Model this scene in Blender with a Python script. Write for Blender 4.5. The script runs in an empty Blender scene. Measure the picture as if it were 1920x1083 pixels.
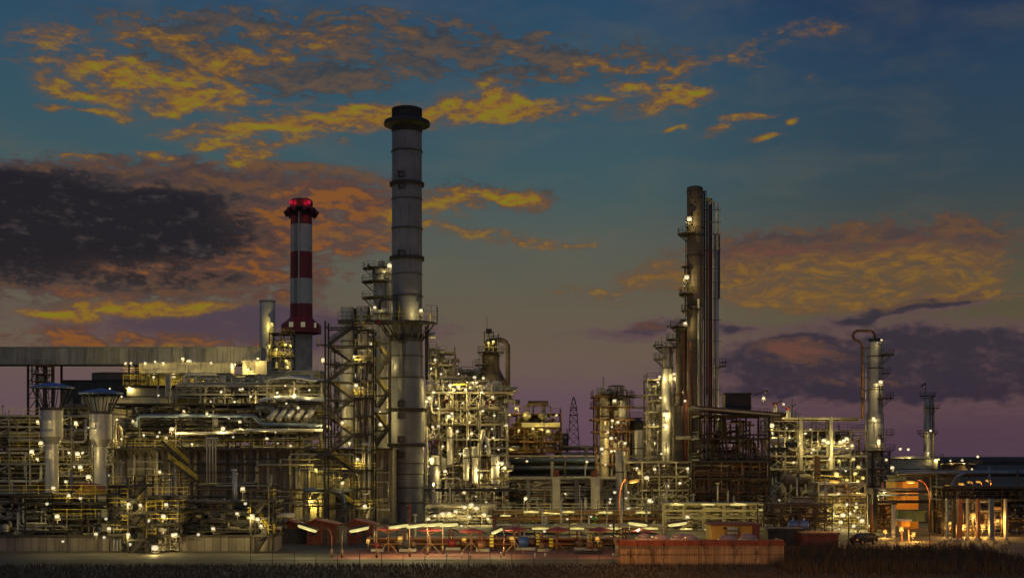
import bpy, math, random
from mathutils import Vector, Matrix
random.seed(7)
SC = bpy.context.scene
C = SC.collection
PI = math.pi
# ---------------------------------------------------------------- camera
F = 2400.0; HZ = 850.0; CZ = 13.0            # focal length in photo pixels, horizon row, eye height
cam_d = bpy.data.cameras.new('camera'); cam = bpy.data.objects.new('camera', cam_d); C.objects.link(cam)
cam.location = (0, 0, CZ); cam.rotation_euler = (PI/2, 0, 0)
cam_d.sensor_width = 36; cam_d.lens = 36*F/1920; cam_d.shift_y = (HZ-541.5)/1920
cam_d.clip_end = 6000; cam_d.clip_start = .5
SC.camera = cam
SC.view_settings.view_transform = 'Standard'; SC.view_settings.look = 'None'
SC.view_settings.exposure = 0; SC.view_settings.gamma = 1
SC.cycles.max_bounces = 4; SC.cycles.diffuse_bounces = 2; SC.cycles.glossy_bounces = 2
SC.cycles.sample_clamp_indirect = 1.; SC.cycles.caustics_reflective = False; SC.cycles.caustics_refractive = False
SC.cycles.use_light_tree = True

def lin(c):
    return tuple(((v/255)/12.92 if v/255 <= .04045 else ((v/255+.055)/1.055)**2.4) for v in c)
# ---------------------------------------------------------------- sky at dusk
W = bpy.data.worlds.new('World'); SC.world = W; W.use_nodes = True
NT = W.node_tree; NT.nodes.clear()
class N:
    """tiny wrapper: build shader nodes tersely"""
    def __init__(s, nt): s.nt = nt
    def new(s, t, **k):
        n = s.nt.nodes.new(t)
        for a, b in k.items(): setattr(n, a, b)
        return n
    def put(s, sock, v):
        if isinstance(v, (int, float)): sock.default_value = v
        elif isinstance(v, (tuple, list)): sock.default_value = tuple(v)+((1,) if len(v) == 3 and sock.type == 'RGBA' else ())
        else: s.nt.links.new(v, sock)
    def m(s, op, a, b=0., c=0., clamp=False):
        n = s.new('ShaderNodeMath', operation=op, use_clamp=clamp)
        s.put(n.inputs[0], a); s.put(n.inputs[1], b); s.put(n.inputs[2], c); return n.outputs[0]
    def vm(s, op, a, b=(0, 0, 0), out=0):
        n = s.new('ShaderNodeVectorMath', operation=op); s.put(n.inputs[0], a); s.put(n.inputs[1], b); return n.outputs[out]
    def mix(s, f, a, b, bt='MIX'):
        n = s.new('ShaderNodeMix', data_type='RGBA', blend_type=bt)
        s.put(n.inputs[0], f); s.put(n.inputs[6], a); s.put(n.inputs[7], b); return n.outputs[2]
    def ss(s, x, lo, hi, a=0., b=1.):
        n = s.new('ShaderNodeMapRange', interpolation_type='SMOOTHSTEP')
        s.put(n.inputs[0], x); s.put(n.inputs[1], lo); s.put(n.inputs[2], hi); s.put(n.inputs[3], a); s.put(n.inputs[4], b); return n.outputs[0]
    def ramp(s, x, stops):
        n = s.new('ShaderNodeValToRGB'); r = n.color_ramp
        while len(r.elements) < len(stops): r.elements.new(.5)
        for e, (p, c) in zip(r.elements, stops): e.position = p; e.color = tuple(c)+((1,) if len(c) == 3 else ())
        s.put(n.inputs[0], x); return n.outputs[0]
    def noise(s, vec, scale, detail=6, rough=.55, dist=0., out=0, seed=0.):
        n = s.new('ShaderNodeTexNoise', noise_dimensions='3D'); s.put(n.inputs['Vector'], vec)
        n.inputs['Scale'].default_value = scale; n.inputs['Detail'].default_value = detail
        n.inputs['Roughness'].default_value = rough; n.inputs['Distortion'].default_value = dist
        return n.outputs[out]
n = N(NT)
tc = n.new('ShaderNodeTexCoord'); sep = n.new('ShaderNodeSeparateXYZ'); NT.links.new(tc.outputs['Generated'], sep.inputs[0])
X, Y_, Z = sep.outputs
K = F                                                # one radian of azimuth or elevation in sky units
U = n.m('MULTIPLY', n.m('ARCTAN2', X, Y_), K)
V = n.m('MULTIPLY', n.m('ARCSINE', Z), K)
cmb = n.new('ShaderNodeCombineXYZ'); NT.links.new(U, cmb.inputs[0]); NT.links.new(V, cmb.inputs[1])
UV = cmb.outputs[0]
def sky_uv(px, py):
    az = math.atan((px-960)/F); return az*K, math.atan((HZ-py)/F*math.cos(az))*K
# domain warp so that every cloud edge is ragged
wn = n.noise(n.vm('MULTIPLY', UV, (1/150, 1/85, 0)), 1, 3, .5, out=1)
warp = n.vm('MULTIPLY', n.vm('SUBTRACT', wn, (.5, .5, .5)), (130, 62, 0))
WUV = n.vm('ADD', UV, warp)
wf = n.noise(n.vm('MULTIPLY', UV, (1/34, 1/17, 0)), 1, 4, .6, out=1)
WUV = n.vm('ADD', WUV, n.vm('MULTIPLY', n.vm('SUBTRACT', wf, (.5, .5, .5)), (13, 7, 0)))
def field(blobs):
    acc = None
    for b in blobs:
        px, py, rx, ry = b[:4]; ang = b[4] if len(b) > 4 else 0; w = b[5] if len(b) > 5 else 1
        u0, v0 = sky_uv(px, py)
        d = n.vm('SUBTRACT', WUV, (u0, v0, 0))
        if ang:
            r = n.new('ShaderNodeVectorRotate', rotation_type='Z_AXIS'); n.put(r.inputs[0], d); r.inputs['Angle'].default_value = -math.radians(ang); d = r.outputs[0]
        d = n.vm('MULTIPLY', d, (1/rx, 1/ry, 0))
        q = n.vm('DOT_PRODUCT', d, d, out=1)
        g = n.m('POWER', 2.718, n.m('MULTIPLY', q, -.9))
        acc = n.m('MULTIPLY', g, w) if acc is None else n.m('MULTIPLY_ADD', g, w, acc)
    return acc
SA, SB = (1/70, 1/30, 0), (1/24, 1/11, 0)
n1 = n.noise(n.vm('MULTIPLY', WUV, SA), 1, 8, .58)
n2 = n.noise(n.vm('ADD', n.vm('MULTIPLY', UV, SB), (9, 4, 2)), 1, 5, .6)
n3 = n.noise(n.vm('ADD', n.vm('MULTIPLY', WUV, (1/200, 1/60, 0)), (3, 7, 1)), 1, 6, .55)
nmix = n.m('ADD', n.m('MULTIPLY', n.m('SUBTRACT', n1, .5), 1.7), n.m('MULTIPLY', n.m('SUBTRACT', n2, .5), 1.35))
# clear sky
n1s = n.noise(n.vm('MULTIPLY', n.vm('ADD', WUV, (0, -13, 0)), SA), 1, 8, .58)
n2s = n.noise(n.vm('ADD', n.vm('MULTIPLY', n.vm('ADD', UV, (0, -5, 0)), SB), (9, 4, 2)), 1, 5, .6)
rel = n.m('ADD', n.m('MULTIPLY', n.m('SUBTRACT', n1, n1s), 2.6), n.m('MULTIPLY', n.m('SUBTRACT', n2, n2s), .7))    # lit undersides
nsp = n.m('MULTIPLY', n.m('SUBTRACT', n.noise(n.vm('ADD', n.vm('MULTIPLY', WUV, (1/36, 1/12, 0)), (5, 1, 8)), 1, 6, .62), .5), 2.6)
vn = n.m('DIVIDE', V, 1400.)
left = n.ramp(vn, [(0, lin((94,70,86))), (.07, lin((98,76,86))), (.13, lin((102,86,76))), (.19, lin((96,88,74))), (.27, lin((84,88,80))),
                   (.36, lin((60,86,92))), (.48, lin((48,79,97))), (.62, lin((38,68,98))), (1, lin((46,68,96)))])
right = n.ramp(vn, [(0, lin((78,58,74))), (.07, lin((86,62,72))), (.13, lin((94,76,58))), (.19, lin((82,76,58))), (.27, lin((70,72,66))),
                    (.36, lin((47,67,79))), (.48, lin((37,61,84))), (.6, lin((25,46,80))), (1, lin((28,48,88)))])
base = n.mix(n.ss(U, 120., 760.), left, right)
base = n.mix(n.m('MULTIPLY', n.ss(n3, .42, .75), .18), base, lin((110,98,78)))
# plain brighter dome behind the camera, added to light the chimneys
back = n.ss(Y_, .45, -.6)
def layer(col, blobs, a, soft, amp, color, opac=1., halo=None, gx=1., gy=1., cap=1.1, nz=None):
    fb = field([(b[0], b[1], b[2]*gx, b[3]*gy)+tuple(b[4:]) for b in blobs])
    fb = n.m('MINIMUM', fb, cap)
    f = n.m('ADD', fb, n.m('MULTIPLY', nmix if nz is None else nz, n.m('MULTIPLY', n.ss(fb, 0., .5), amp)))
    if halo:
        col = n.mix(n.m('MULTIPLY', n.ss(f, .02, a+soft*.6), halo[1]), col, lin(halo[0]))
    al = n.ss(f, a, a+soft)
    if opac != 1: al = n.m('MULTIPLY', al, opac)
    return n.mix(al, col, color(f) if callable(color) else color), f
col = base
GREY = [(520,62,200,26),(330,75,120,24),(440,120,110,22),(560,160,75,13),(672,150,50,20),(690,80,150,30),(860,85,110,26),(960,115,110,24),(240,302,75,8),
        (1080,120,110,24,0,.7),(1240,110,60,24,0,.6),(620,110,160,26,0,.7),(420,330,180,9),(860,350,40,12),(1050,370,40,12,0,.6),(380,305,90,9,0,.7)]
col, _ = layer(col, GREY, .3, .8, 3.4, lambda f: n.mix(n.ss(rel, -.5, .6), lin((52,58,66)), lin((100,78,60))), .8, ((62,64,68), .5), 1.05, 1.25)
PURP = [(330,605,250,24),(560,608,150,26),(720,620,120,20,0,.7),(1700,648,230,22,3),(1790,690,190,46),(1560,690,170,36,2),(1650,720,260,36,0,.8),(1230,608,45,10),
        (1500,660,80,14,4),(1140,620,90,10,0,.6),(1370,620,40,8),(1640,590,110,9,8),(1770,570,80,7,6),(1430,555,60,12,0,.3),(1380,738,90,10,0,.6)]
col, _ = layer(col, PURP, .15, .85, .8, lambda f: n.mix(n.ss(n.m('SUBTRACT', f, n.m('MULTIPLY', rel, .4)), .45, 1.15), lin((96,72,76)), n.mix(n.ss(U, 0., 500.), lin((74,60,74)), lin((44,40,56)))), .9, ((88,70,76), .5), 1.1, 1.35)
RED = [(610,365,110,12),(680,400,90,18),(560,430,90,22),(620,455,80,14),(460,492,60,12),(620,517,40,7),(520,525,45,12,0,.8),(440,560,90,10,5,.7),
       (150,545,100,8,0,.7),(280,640,170,12),(130,625,70,16,0,.7),(1515,668,60,10,4,.9),(1470,655,50,8,0,.7),(1225,606,26,6),(1600,712,90,8,0,.5),
       (330,500,140,12,0,.5),(1400,480,110,12,0,.7),(1600,470,150,12,0,.6),(1780,460,90,12,0,.6),(960,380,70,10,-5,.7),(640,350,70,8,0,.6)]
NAVY = [(150,400,200,46),(120,455,230,60),(330,395,150,46),(430,380,140,30,-6),(330,470,180,40),(90,355,120,20),(260,345,180,16),(440,350,160,14),(240,510,220,26,0,.7),
        (520,400,60,20,0,.6),(60,420,160,70),(480,420,70,30,0,.7),(300,440,200,60,0,.6),(200,530,260,20,0,.5)]
col, _ = layer(col, NAVY, .12, 1.45, 1.6, lambda f: n.mix(n.ss(n.m('SUBTRACT', f, n.m('MULTIPLY', rel, .3)), .3, 1.5), n.mix(n.ss(rel, -.4, .5), lin((46,46,56)), lin((88,60,54))), lin((24,22,32))), .94, ((84,60,62), .6), 1.1, 1.2, 1.6)
BROWN = [(1450,470,120,18),(1580,452,100,13),(1700,455,120,22),(1830,445,70,20),(1400,490,70,20,0,.7),(600,352,110,12),(660,385,110,16),(700,340,80,10,0,.6),(900,365,70,12,0,.7),(830,205,40,12,0,.5),(480,330,150,10,4,.8),(300,330,200,10,0,.7),(520,370,90,22,0,.8),(560,480,60,14,0,.6),(200,540,250,18,0,.7),(480,560,120,12,0,.5)]
col, _ = layer(col, BROWN, .18, .8, 1.6, lambda f: n.mix(n.ss(rel, -.4, .6), lin((72,58,60)), lin((106,74,48))), .85, ((84,70,66), .5), 1.1, 1.6)
col, _ = layer(col, RED, .2, .8, 1.7, lambda f: n.mix(n.ss(n.m('ADD', f, rel), .6, 1.5), lin((84,60,56)), n.mix(n.ss(U, -200., 300.), lin((132,80,34)), lin((104,66,58)))), .85, ((98,70,58), .55), 1.1, 1.5)
GOLD = [(180,128,120,18,-4),(100,160,35,12),(155,182,50,8),(330,190,85,20,8),(290,155,60,9,4),(430,105,80,14,8,.6),(230,70,35,18,0,.6),(100,208,25,6),(190,215,34,4),
        (445,200,42,9),(440,246,110,8,5),(590,232,130,15,5),(700,222,90,15,3),(850,212,90,19,4),(935,190,50,24,-20),(1010,206,75,14,-10),(1120,190,38,9),(1160,158,28,7),
        (1240,185,75,19,6),(1290,184,32,10),(1090,128,70,10,8,.55),(1200,122,55,8,0,.5),(940,103,40,9,0,.6),(650,68,45,9,0,.6),(560,60,40,8,0,.5),(130,60,40,10,0,.5),
        (400,283,26,8),(447,284,26,16),(510,275,30,6),(505,300,30,7),(292,288,32,7,-6),(160,300,32,4),(575,268,30,7),(655,272,14,4),(420,312,30,4),(430,165,45,10,8,.7),
        (1262,245,22,4,12),(1352,240,34,7,8),(1410,210,40,5,4),(1430,258,26,5),(1480,226,14,5),(1380,100,60,15,12,.5),(1440,72,40,10,0,.5),(1532,143,12,5,-20,.8),
        (830,382,60,14,0,.8),(950,372,75,12,-8,.9),(870,356,34,7),(790,418,70,12,0,.7),(730,405,40,18,0,.7),(640,445,60,10,0,.6),(1020,455,110,9,0,.7),(1130,552,110,13,0,.55),(900,440,60,7,0,.5),
        (250,578,150,11,3),(170,560,60,9,0,.7),(330,572,90,8),(110,588,60,6,0,.8),(250,650,140,7,0,.7),(470,60,60,10,0,.4),(350,75,70,12,0,.35),(75,60,50,14,0,.6),(300,60,50,10,0,.5),(390,130,60,12,8,.6),(520,110,60,10,0,.5),(600,90,50,9,0,.5),(760,60,30,12,0,.6),(720,130,50,8,0,.4),(1250,130,50,10,0,.5),(1300,95,40,8,0,.4),(1530,50,40,7,0,.6),(1420,125,30,7,0,.4),(230,160,40,7,0,.6),(520,190,50,7,0,.5)]
col, gf = layer(col, GOLD, .12, 1.15, 1.5, lambda f: n.ramp(n.m('MULTIPLY', n.m('ADD', f, n.m('MULTIPLY', rel, .9)), .5), [(.1, lin((86,70,62))), (.32, lin((118,80,44))), (.55, lin((138,100,32))), (.85, lin((130,116,26)))]), .93, ((94,76,62), .5), 1.05, 1.3)
col = n.mix(n.m('MULTIPLY', n.ss(n.m('ADD', gf, rel), 1.4, 2.3), .4), col, lin((130,118,20)))
SPECK = [(1390,515,70,30),(1290,505,50,24),(1480,522,90,28),(1580,502,80,18),(1650,500,80,24),(1700,532,80,22),(1560,560,120,13),(1800,535,70,12),(1650,565,60,14),(1720,478,110,12),(1820,500,60,16),(1430,555,60,10),(1550,575,60,9),(1210,520,50,20),(1840,555,60,10)]
col, _ = layer(col, SPECK, .3, .95, 1.0, lambda f: n.mix(n.ss(n.m('ADD', f, n.m('MULTIPLY', rel, .6)), .6, 1.5), lin((106,76,50)), lin((136,98,34))), .8, ((96,76,60), .55), 1.1, 1.15, .9, nsp)
# blend in the added bright tone behind the camera
col = n.mix(back, col, lin((104,110,122)))
below = n.ss(V, -30., -4.)
col = n.mix(below, lin((22,20,22)), col)
# a thin share of the physical sky under the cloud colours
nish = n.new('ShaderNodeTexSky', sky_type='NISHITA'); nish.sun_disc = False
nish.sun_elevation = math.radians(1.0); nish.sun_rotation = math.radians(200)
bg = n.new('ShaderNodeBackground'); n.put(bg.inputs[0], n.mix(.004, col, nish.outputs[0], 'ADD')); bg.inputs[1].default_value = 1.0
wo = n.new('ShaderNodeOutputWorld'); NT.links.new(bg.outputs[0], wo.inputs[0])
W.cycles.sampling_method = 'MANUAL'; W.cycles.sample_map_resolution = 512
# ---------------------------------------------------------------- mesh helpers
def X(px, Y): return (px-960)*Y/F
def Zz(py, Y): return CZ+(HZ-py)*Y/F
def P(px, py, Y): return Vector((X(px, Y), Y, Zz(py, Y)))
def M(px, Y): return px*Y/F                       # a length in photo pixels, in metres at depth Y
class MB:
    def __init__(s): s.v = []; s.f = []; s.s = []; s.mi = []; s.cur = 0
    def quad(s, idx, sm=False): s.f.append(idx); s.s.append(sm); s.mi.append(s.cur)
    def box(s, x0, x1, y0, y1, z0, z1):
        b = len(s.v)
        s.v += [(x0,y0,z0),(x1,y0,z0),(x1,y1,z0),(x0,y1,z0),(x0,y0,z1),(x1,y0,z1),(x1,y1,z1),(x0,y1,z1)]
        for q in ((0,3,2,1),(4,5,6,7),(0,1,5,4),(1,2,6,5),(2,3,7,6),(3,0,4,7)): s.quad([b+i for i in q])
        return s
    def beam(s, a, b, w, h=None):
        a, b = Vector(a), Vector(b); h = h or w; d = b-a
        if d.length < 1e-6: return s
        d.normalize(); up = Vector((0,0,1)) if abs(d.z) < .95 else Vector((0,1,0))
        r = d.cross(up).normalized()*w/2; u = r.cross(d).normalized()*h/2
        i = len(s.v)
        for c in (a, b): s.v += [tuple(c-r-u), tuple(c+r-u), tuple(c+r+u), tuple(c-r+u)]
        for q in ((0,1,2,3),(7,6,5,4),(0,4,5,1),(1,5,6,2),(2,6,7,3),(3,7,4,0)): s.quad([i+k for k in q])
        return s
    def tube(s, pts, r, seg=8, cap=True, closed=False):
        pts = [Vector(p) for p in pts]; m = len(pts)
        rs = r if isinstance(r, (list, tuple)) else [r]*m
        i0 = len(s.v); ref = None
        for k, p in enumerate(pts):
            d1 = (pts[k]-pts[k-1]) if (k or closed) else (pts[1]-pts[0])
            d2 = (pts[(k+1) % m]-pts[k]) if (k < m-1 or closed) else d1
            d = (d1.normalized()+d2.normalized())
            d = d.normalized() if d.length > 1e-5 else d1.normalized()
            if ref is None: ref = Vector((0,0,1)) if abs(d.z) < .9 else Vector((0,1,0))
            a = ref-d*ref.dot(d)
            a = a.normalized() if a.length > 1e-4 else d.orthogonal().normalized()
            ref = a; b = d.cross(a)
            cosb = max(.5, d.dot(d1.normalized()))
            for j in range(seg):
                t = 2*PI*j/seg; s.v.append(tuple(p+(a*math.cos(t)+b*math.sin(t))*rs[k]/(cosb if 0 < k < m-1 and len(pts) < 9 else 1)))
        for k in range(m if closed else m-1):
            k2 = (k+1) % m
            for j in range(seg):
                s.quad([i0+k*seg+j, i0+k*seg+(j+1) % seg, i0+k2*seg+(j+1) % seg, i0+k2*seg+j], True)
        if cap and not closed:
            s.quad([i0+j for j in range(seg)][::-1]); s.quad([i0+(m-1)*seg+j for j in range(seg)])
        return s
    def lathe(s, cx, cy, prof, seg=24, a0=0., flat=False):
        for (r0, z0), (r1, z1) in zip(prof, prof[1:]):
            i0 = len(s.v)
            for r, z in ((r0, z0), (r1, z1)):
                for j in range(seg):
                    t = a0+2*PI*j/seg; s.v.append((cx+max(r, 1e-3)*math.cos(t), cy+max(r, 1e-3)*math.sin(t), z))
            for j in range(seg): s.quad([i0+j, i0+(j+1) % seg, i0+seg+(j+1) % seg, i0+seg+j], not flat)
        return s
    def hoop(s, cx, cy, z, R, r, seg=28): return s.tube([(cx+R*math.cos(2*PI*k/seg), cy+R*math.sin(2*PI*k/seg), z) for k in range(seg)], r, 5, closed=True)
    def ball(s, c, r, seg=12):
        c = Vector(c); s.lathe(c.x, c.y, [(r*math.sin(PI*k/8), c.z-r*math.cos(PI*k/8)) for k in range(9)], seg); return s
    def rail(s, pts, h=1.1, r=.045, step=2.2, mids=2):
        for a, b in zip(pts, pts[1:]):
            a, b = Vector(a), Vector(b); L = (b-a).length; k = max(1, round(L/step))
            for i in range(k+1):
                p = a.lerp(b, i/k); s.beam(p, p+Vector((0,0,h)), r*1.3)
            for q in range(mids):
                o = Vector((0,0,h*(q+1)/mids)); s.beam(a+o, b+o, r*1.4)
        return s
    def build(s, name, mat, parent=None):
        me = bpy.data.meshes.new(name)
        o = (0, 0, 0)
        if parent is not None:
            q = parent
            while q.parent is not None: q = q.parent
            o = tuple(q.location)
        me.from_pydata([(v[0]-o[0], v[1]-o[1], v[2]-o[2]) for v in s.v], [], s.f)
        me.polygons.foreach_set('use_smooth', s.s)
        for m in (mat if isinstance(mat, (list, tuple)) else [mat]): me.materials.append(m)
        if max(s.mi, default=0): me.polygons.foreach_set('material_index', s.mi)
        me.update()
        ob = bpy.data.objects.new(name, me); C.objects.link(ob); ob.parent = parent
        return ob
def tag(o, label=None, cat=None, group=None, kind=None):
    for k, v in (('label', label), ('category', cat), ('group', group), ('kind', kind)):
        if v: o[k] = v
    return o
def thing(name, label, cat, loc, group=None):
    o = bpy.data.objects.new(name, None); C.objects.link(o); o.location = loc; o.empty_display_size = .1
    return tag(o, label, cat, group)
def copy_tree(o, parent=None):
    c = o.copy(); C.objects.link(c)
    if parent is not None: c.parent = parent
    for ch in list(o.children): copy_tree(ch, c)
    return c
def rnd(a, b): return random.uniform(a, b)
# ---------------------------------------------------------------- materials
def mat(name, col, rough=.6, metal=0., var=.25, scale=1.2, streak=0., stain=None, rand=0., bump=.15, emit=None, es=0., spots=None):
    m = bpy.data.materials.new(name); m.use_nodes = True; nt = m.node_tree; b = nt.nodes['Principled BSDF']; k = N(nt)
    b.inputs['Roughness'].default_value = rough; b.inputs['Metallic'].default_value = metal
    if emit:
        b.inputs['Base Color'].default_value = (.02, .02, .02, 1); b.inputs['Specular IOR Level'].default_value = 0
        b.inputs['Emission Color'].default_value = (*emit, 1); b.inputs['Emission Strength'].default_value = es; return m
    g = k.new('ShaderNodeNewGeometry')
    n1 = k.noise(g.outputs['Position'], scale*.5, 4, .6)
    c = k.mix(k.ss(n1, .3, .75), tuple(v*(1-var) for v in col), tuple(min(1, v*(1+var)) for v in col))
    if streak:
        v = k.vm('MULTIPLY', g.outputs['Position'], (1.6, 1.6, .12)); n2 = k.noise(v, 1.4, 5, .65)
        c = k.mix(k.m('MULTIPLY', k.ss(n2, .5, .72), streak), c, stain or tuple(v*.35 for v in col))
    if rand:
        oi = k.new('ShaderNodeObjectInfo')
        c = k.mix(1., c, k.ramp(oi.outputs['Random'], [(0, (1-rand,)*3), (.5, (1, 1-rand*.1, 1-rand*.25)), (1, (1, 1, 1))]), 'MULTIPLY')
    k.put(b.inputs['Base Color'], c)
    r = k.noise(g.outputs['Position'], scale*2.5, 3); k.put(b.inputs['Roughness'], k.ss(r, .2, .8, max(.1, rough-.15), min(1, rough+.15)))
    if bump:
        bn = k.new('ShaderNodeBump'); bn.inputs['Strength'].default_value = bump; bn.inputs['Distance'].default_value = .05
        nt.links.new(n1, bn.inputs['Height']); nt.links.new(bn.outputs[0], b.inputs['Normal'])
    return m
def panel_mat(name, col, sx, sz, lw=.035, dark=.35, streak=.5, rough=.7, stain=None):
    """cladding: sheets of sx by sz metres, every sheet a little different, thin dark joints"""
    m = mat(name, col, rough, 0, .12, .8, streak, stain); nt = m.node_tree; b = nt.nodes['Principled BSDF']; k = N(nt)
    g = k.new('ShaderNodeNewGeometry'); s3 = k.new('ShaderNodeSeparateXYZ'); nt.links.new(g.outputs['Position'], s3.inputs[0])
    a = k.m('DIVIDE', k.m('ADD', s3.outputs[0], s3.outputs[1]), sx); z = k.m('DIVIDE', s3.outputs[2], sz)
    fa = k.m('FRACT', a); fz = k.m('FRACT', z)
    j = k.m('MAXIMUM', k.m('LESS_THAN', fa, lw/sx*2), k.m('LESS_THAN', fz, lw/sz*2))
    cb = k.new('ShaderNodeCombineXYZ'); k.put(cb.inputs[0], k.m('FLOOR', a)); k.put(cb.inputs[1], k.m('FLOOR', z))
    wn_ = k.new('ShaderNodeTexWhiteNoise', noise_dimensions='2D'); nt.links.new(cb.outputs[0], wn_.inputs['Vector'])
    old = b.inputs['Base Color'].links[0].from_socket
    c = k.mix(1., old, k.ramp(wn_.outputs[0], [(0, (.72, .7, .68)), (1, (1.1, 1.08, 1.05))]), 'MULTIPLY')
    c = k.mix(k.m('MULTIPLY', j, 1-dark), c, tuple(v*.25 for v in col)); k.put(b.inputs['Base Color'], c)
    return m
MT = {
 'steel': mat('galvanised_steel', (.38,.36,.30), .45, .45, .25, 1.5, .35, rand=.3),
 'clad': mat('aluminium_cladding', (.42,.41,.40), .42, .4, .12, .5, .3, (.22,.19,.16), rand=.12),
 'chim': mat('stack_steel', (.16,.165,.19), .5, .2, .2, .5, .5, (.075,.06,.055)),
 'pipe': mat('pipe_cladding', (.46,.42,.33), .4, .35, .2, 1.2, .25, (.25,.18,.1), rand=.45),
 'pipeb': mat('pipe_brown', (.16,.10,.06), .6, .1, .3, 1.2, .3, rand=.4),
 'rust': mat('rusty_steel', (.17,.09,.05), .75, .1, .4, 2.0, .4),
 'dark': mat('dark_painted_steel', (.055,.05,.045), .6, .2, .35, 1.5, .3, rand=.3),
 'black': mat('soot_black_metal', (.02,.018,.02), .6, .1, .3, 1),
 'yellow': mat('yellow_rail_paint', (.60,.46,.05), .5, 0, .2, 3, .3, (.16,.09,.02)),
 'white': mat('white_paint', (.44,.42,.37), .55, 0, .08, 1, .45, (.22,.18,.13)),
 'red': mat('red_paint', (.20,.012,.014), .5, 0, .15, 1, .3, (.10,.01,.01)),
 'redroof': mat('red_roof_sheet', (.30,.05,.045), .6, 0, .2, 1.5, .3),
 'redwall': panel_mat('red_plank_wall', (.20,.05,.035), .24, 8, .03, .4, .6, .75, (.06,.02,.015)),
 'redpipe': mat('red_lead_pipe', (.15,.035,.015), .55, 0, .2, 2),
 'conc': mat('weathered_concrete', (.36,.33,.28), .85, 0, .2, .7, .5, (.13,.1,.07)),
 'duct': panel_mat('stained_duct_panels', (.40,.38,.32), 2.2, 9, .05, .5, .75, .8, (.13,.08,.04)),
 'wall': panel_mat('heater_wall_panels', (.22,.195,.165), 1.05, 2.4, .05, .25, .6, .7, (.07,.055,.04)),
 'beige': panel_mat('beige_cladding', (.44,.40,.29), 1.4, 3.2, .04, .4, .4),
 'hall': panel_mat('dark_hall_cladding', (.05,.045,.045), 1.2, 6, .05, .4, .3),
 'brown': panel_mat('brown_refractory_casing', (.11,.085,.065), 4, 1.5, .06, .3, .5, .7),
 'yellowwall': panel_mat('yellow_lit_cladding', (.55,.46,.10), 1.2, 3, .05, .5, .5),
 'blue': mat('blue_roof_sheet', (.05,.10,.30), .45, .1, .15, 1, .2),
 'bluepipe': mat('blue_grey_pipe', (.12,.16,.24), .45, .2, .2, 1, .3, rand=.2),
 'pale': mat('pale_canopy_sheet', (.42,.44,.48), .45, .2, .12, .8, .3),
 'orange': panel_mat('orange_clad_wall', (.29,.20,.13), .28, 12, .03, .45, .35, .6),
 'orangep': mat('orange_plain_wall', (.62,.30,.04), .6, 0, .12, 1, .25),
 'orangepost': mat('orange_painted_post', (.26,.10,.045), .5, 0, .2, 2, .2),
 'green': mat('green_container', (.03,.07,.045), .55, 0, .2, 1.5, .3),
 'grn': mat('green_valve', (.05,.32,.06), .5, 0, .1, 2),
 'sign': mat('yellow_tag', (.75,.65,.05), .5, 0, .05, 2),
 'glassdome': mat('skylight_dome', (.16,.13,.17), .2, 0, .1, 2),
 'car': mat('car_paint', (.012,.012,.018), .25, .2, .1, 2, bump=0),
 'carglass': mat('car_glass', (.01,.01,.012), .08, 0, .05, 2, bump=0),
 'rubber': mat('tyre_rubber', (.02,.02,.02), .8, 0, .1, 3),
 'bark': mat('bare_bark', (.045,.025,.02), .85, 0, .3, 5),
 'lampw': mat('lamp_warm_white', (.8,.8,.75), .4, emit=(1,.88,.58), es=.75),
 'lampy': mat('lamp_yellow', (.8,.8,.6), .4, emit=(1,.84,.30), es=.75),
 'lampo': mat('lamp_sodium', (.8,.6,.3), .4, emit=(1,.50,.07), es=.6),
 'lampr': mat('lamp_red', (.8,.1,.1), .4, emit=(1,.02,.10), es=.34),
 'litwin': mat('lit_window_glass', (.5,.5,.4), .3, emit=(1,.93,.55), es=.17),
}
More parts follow.
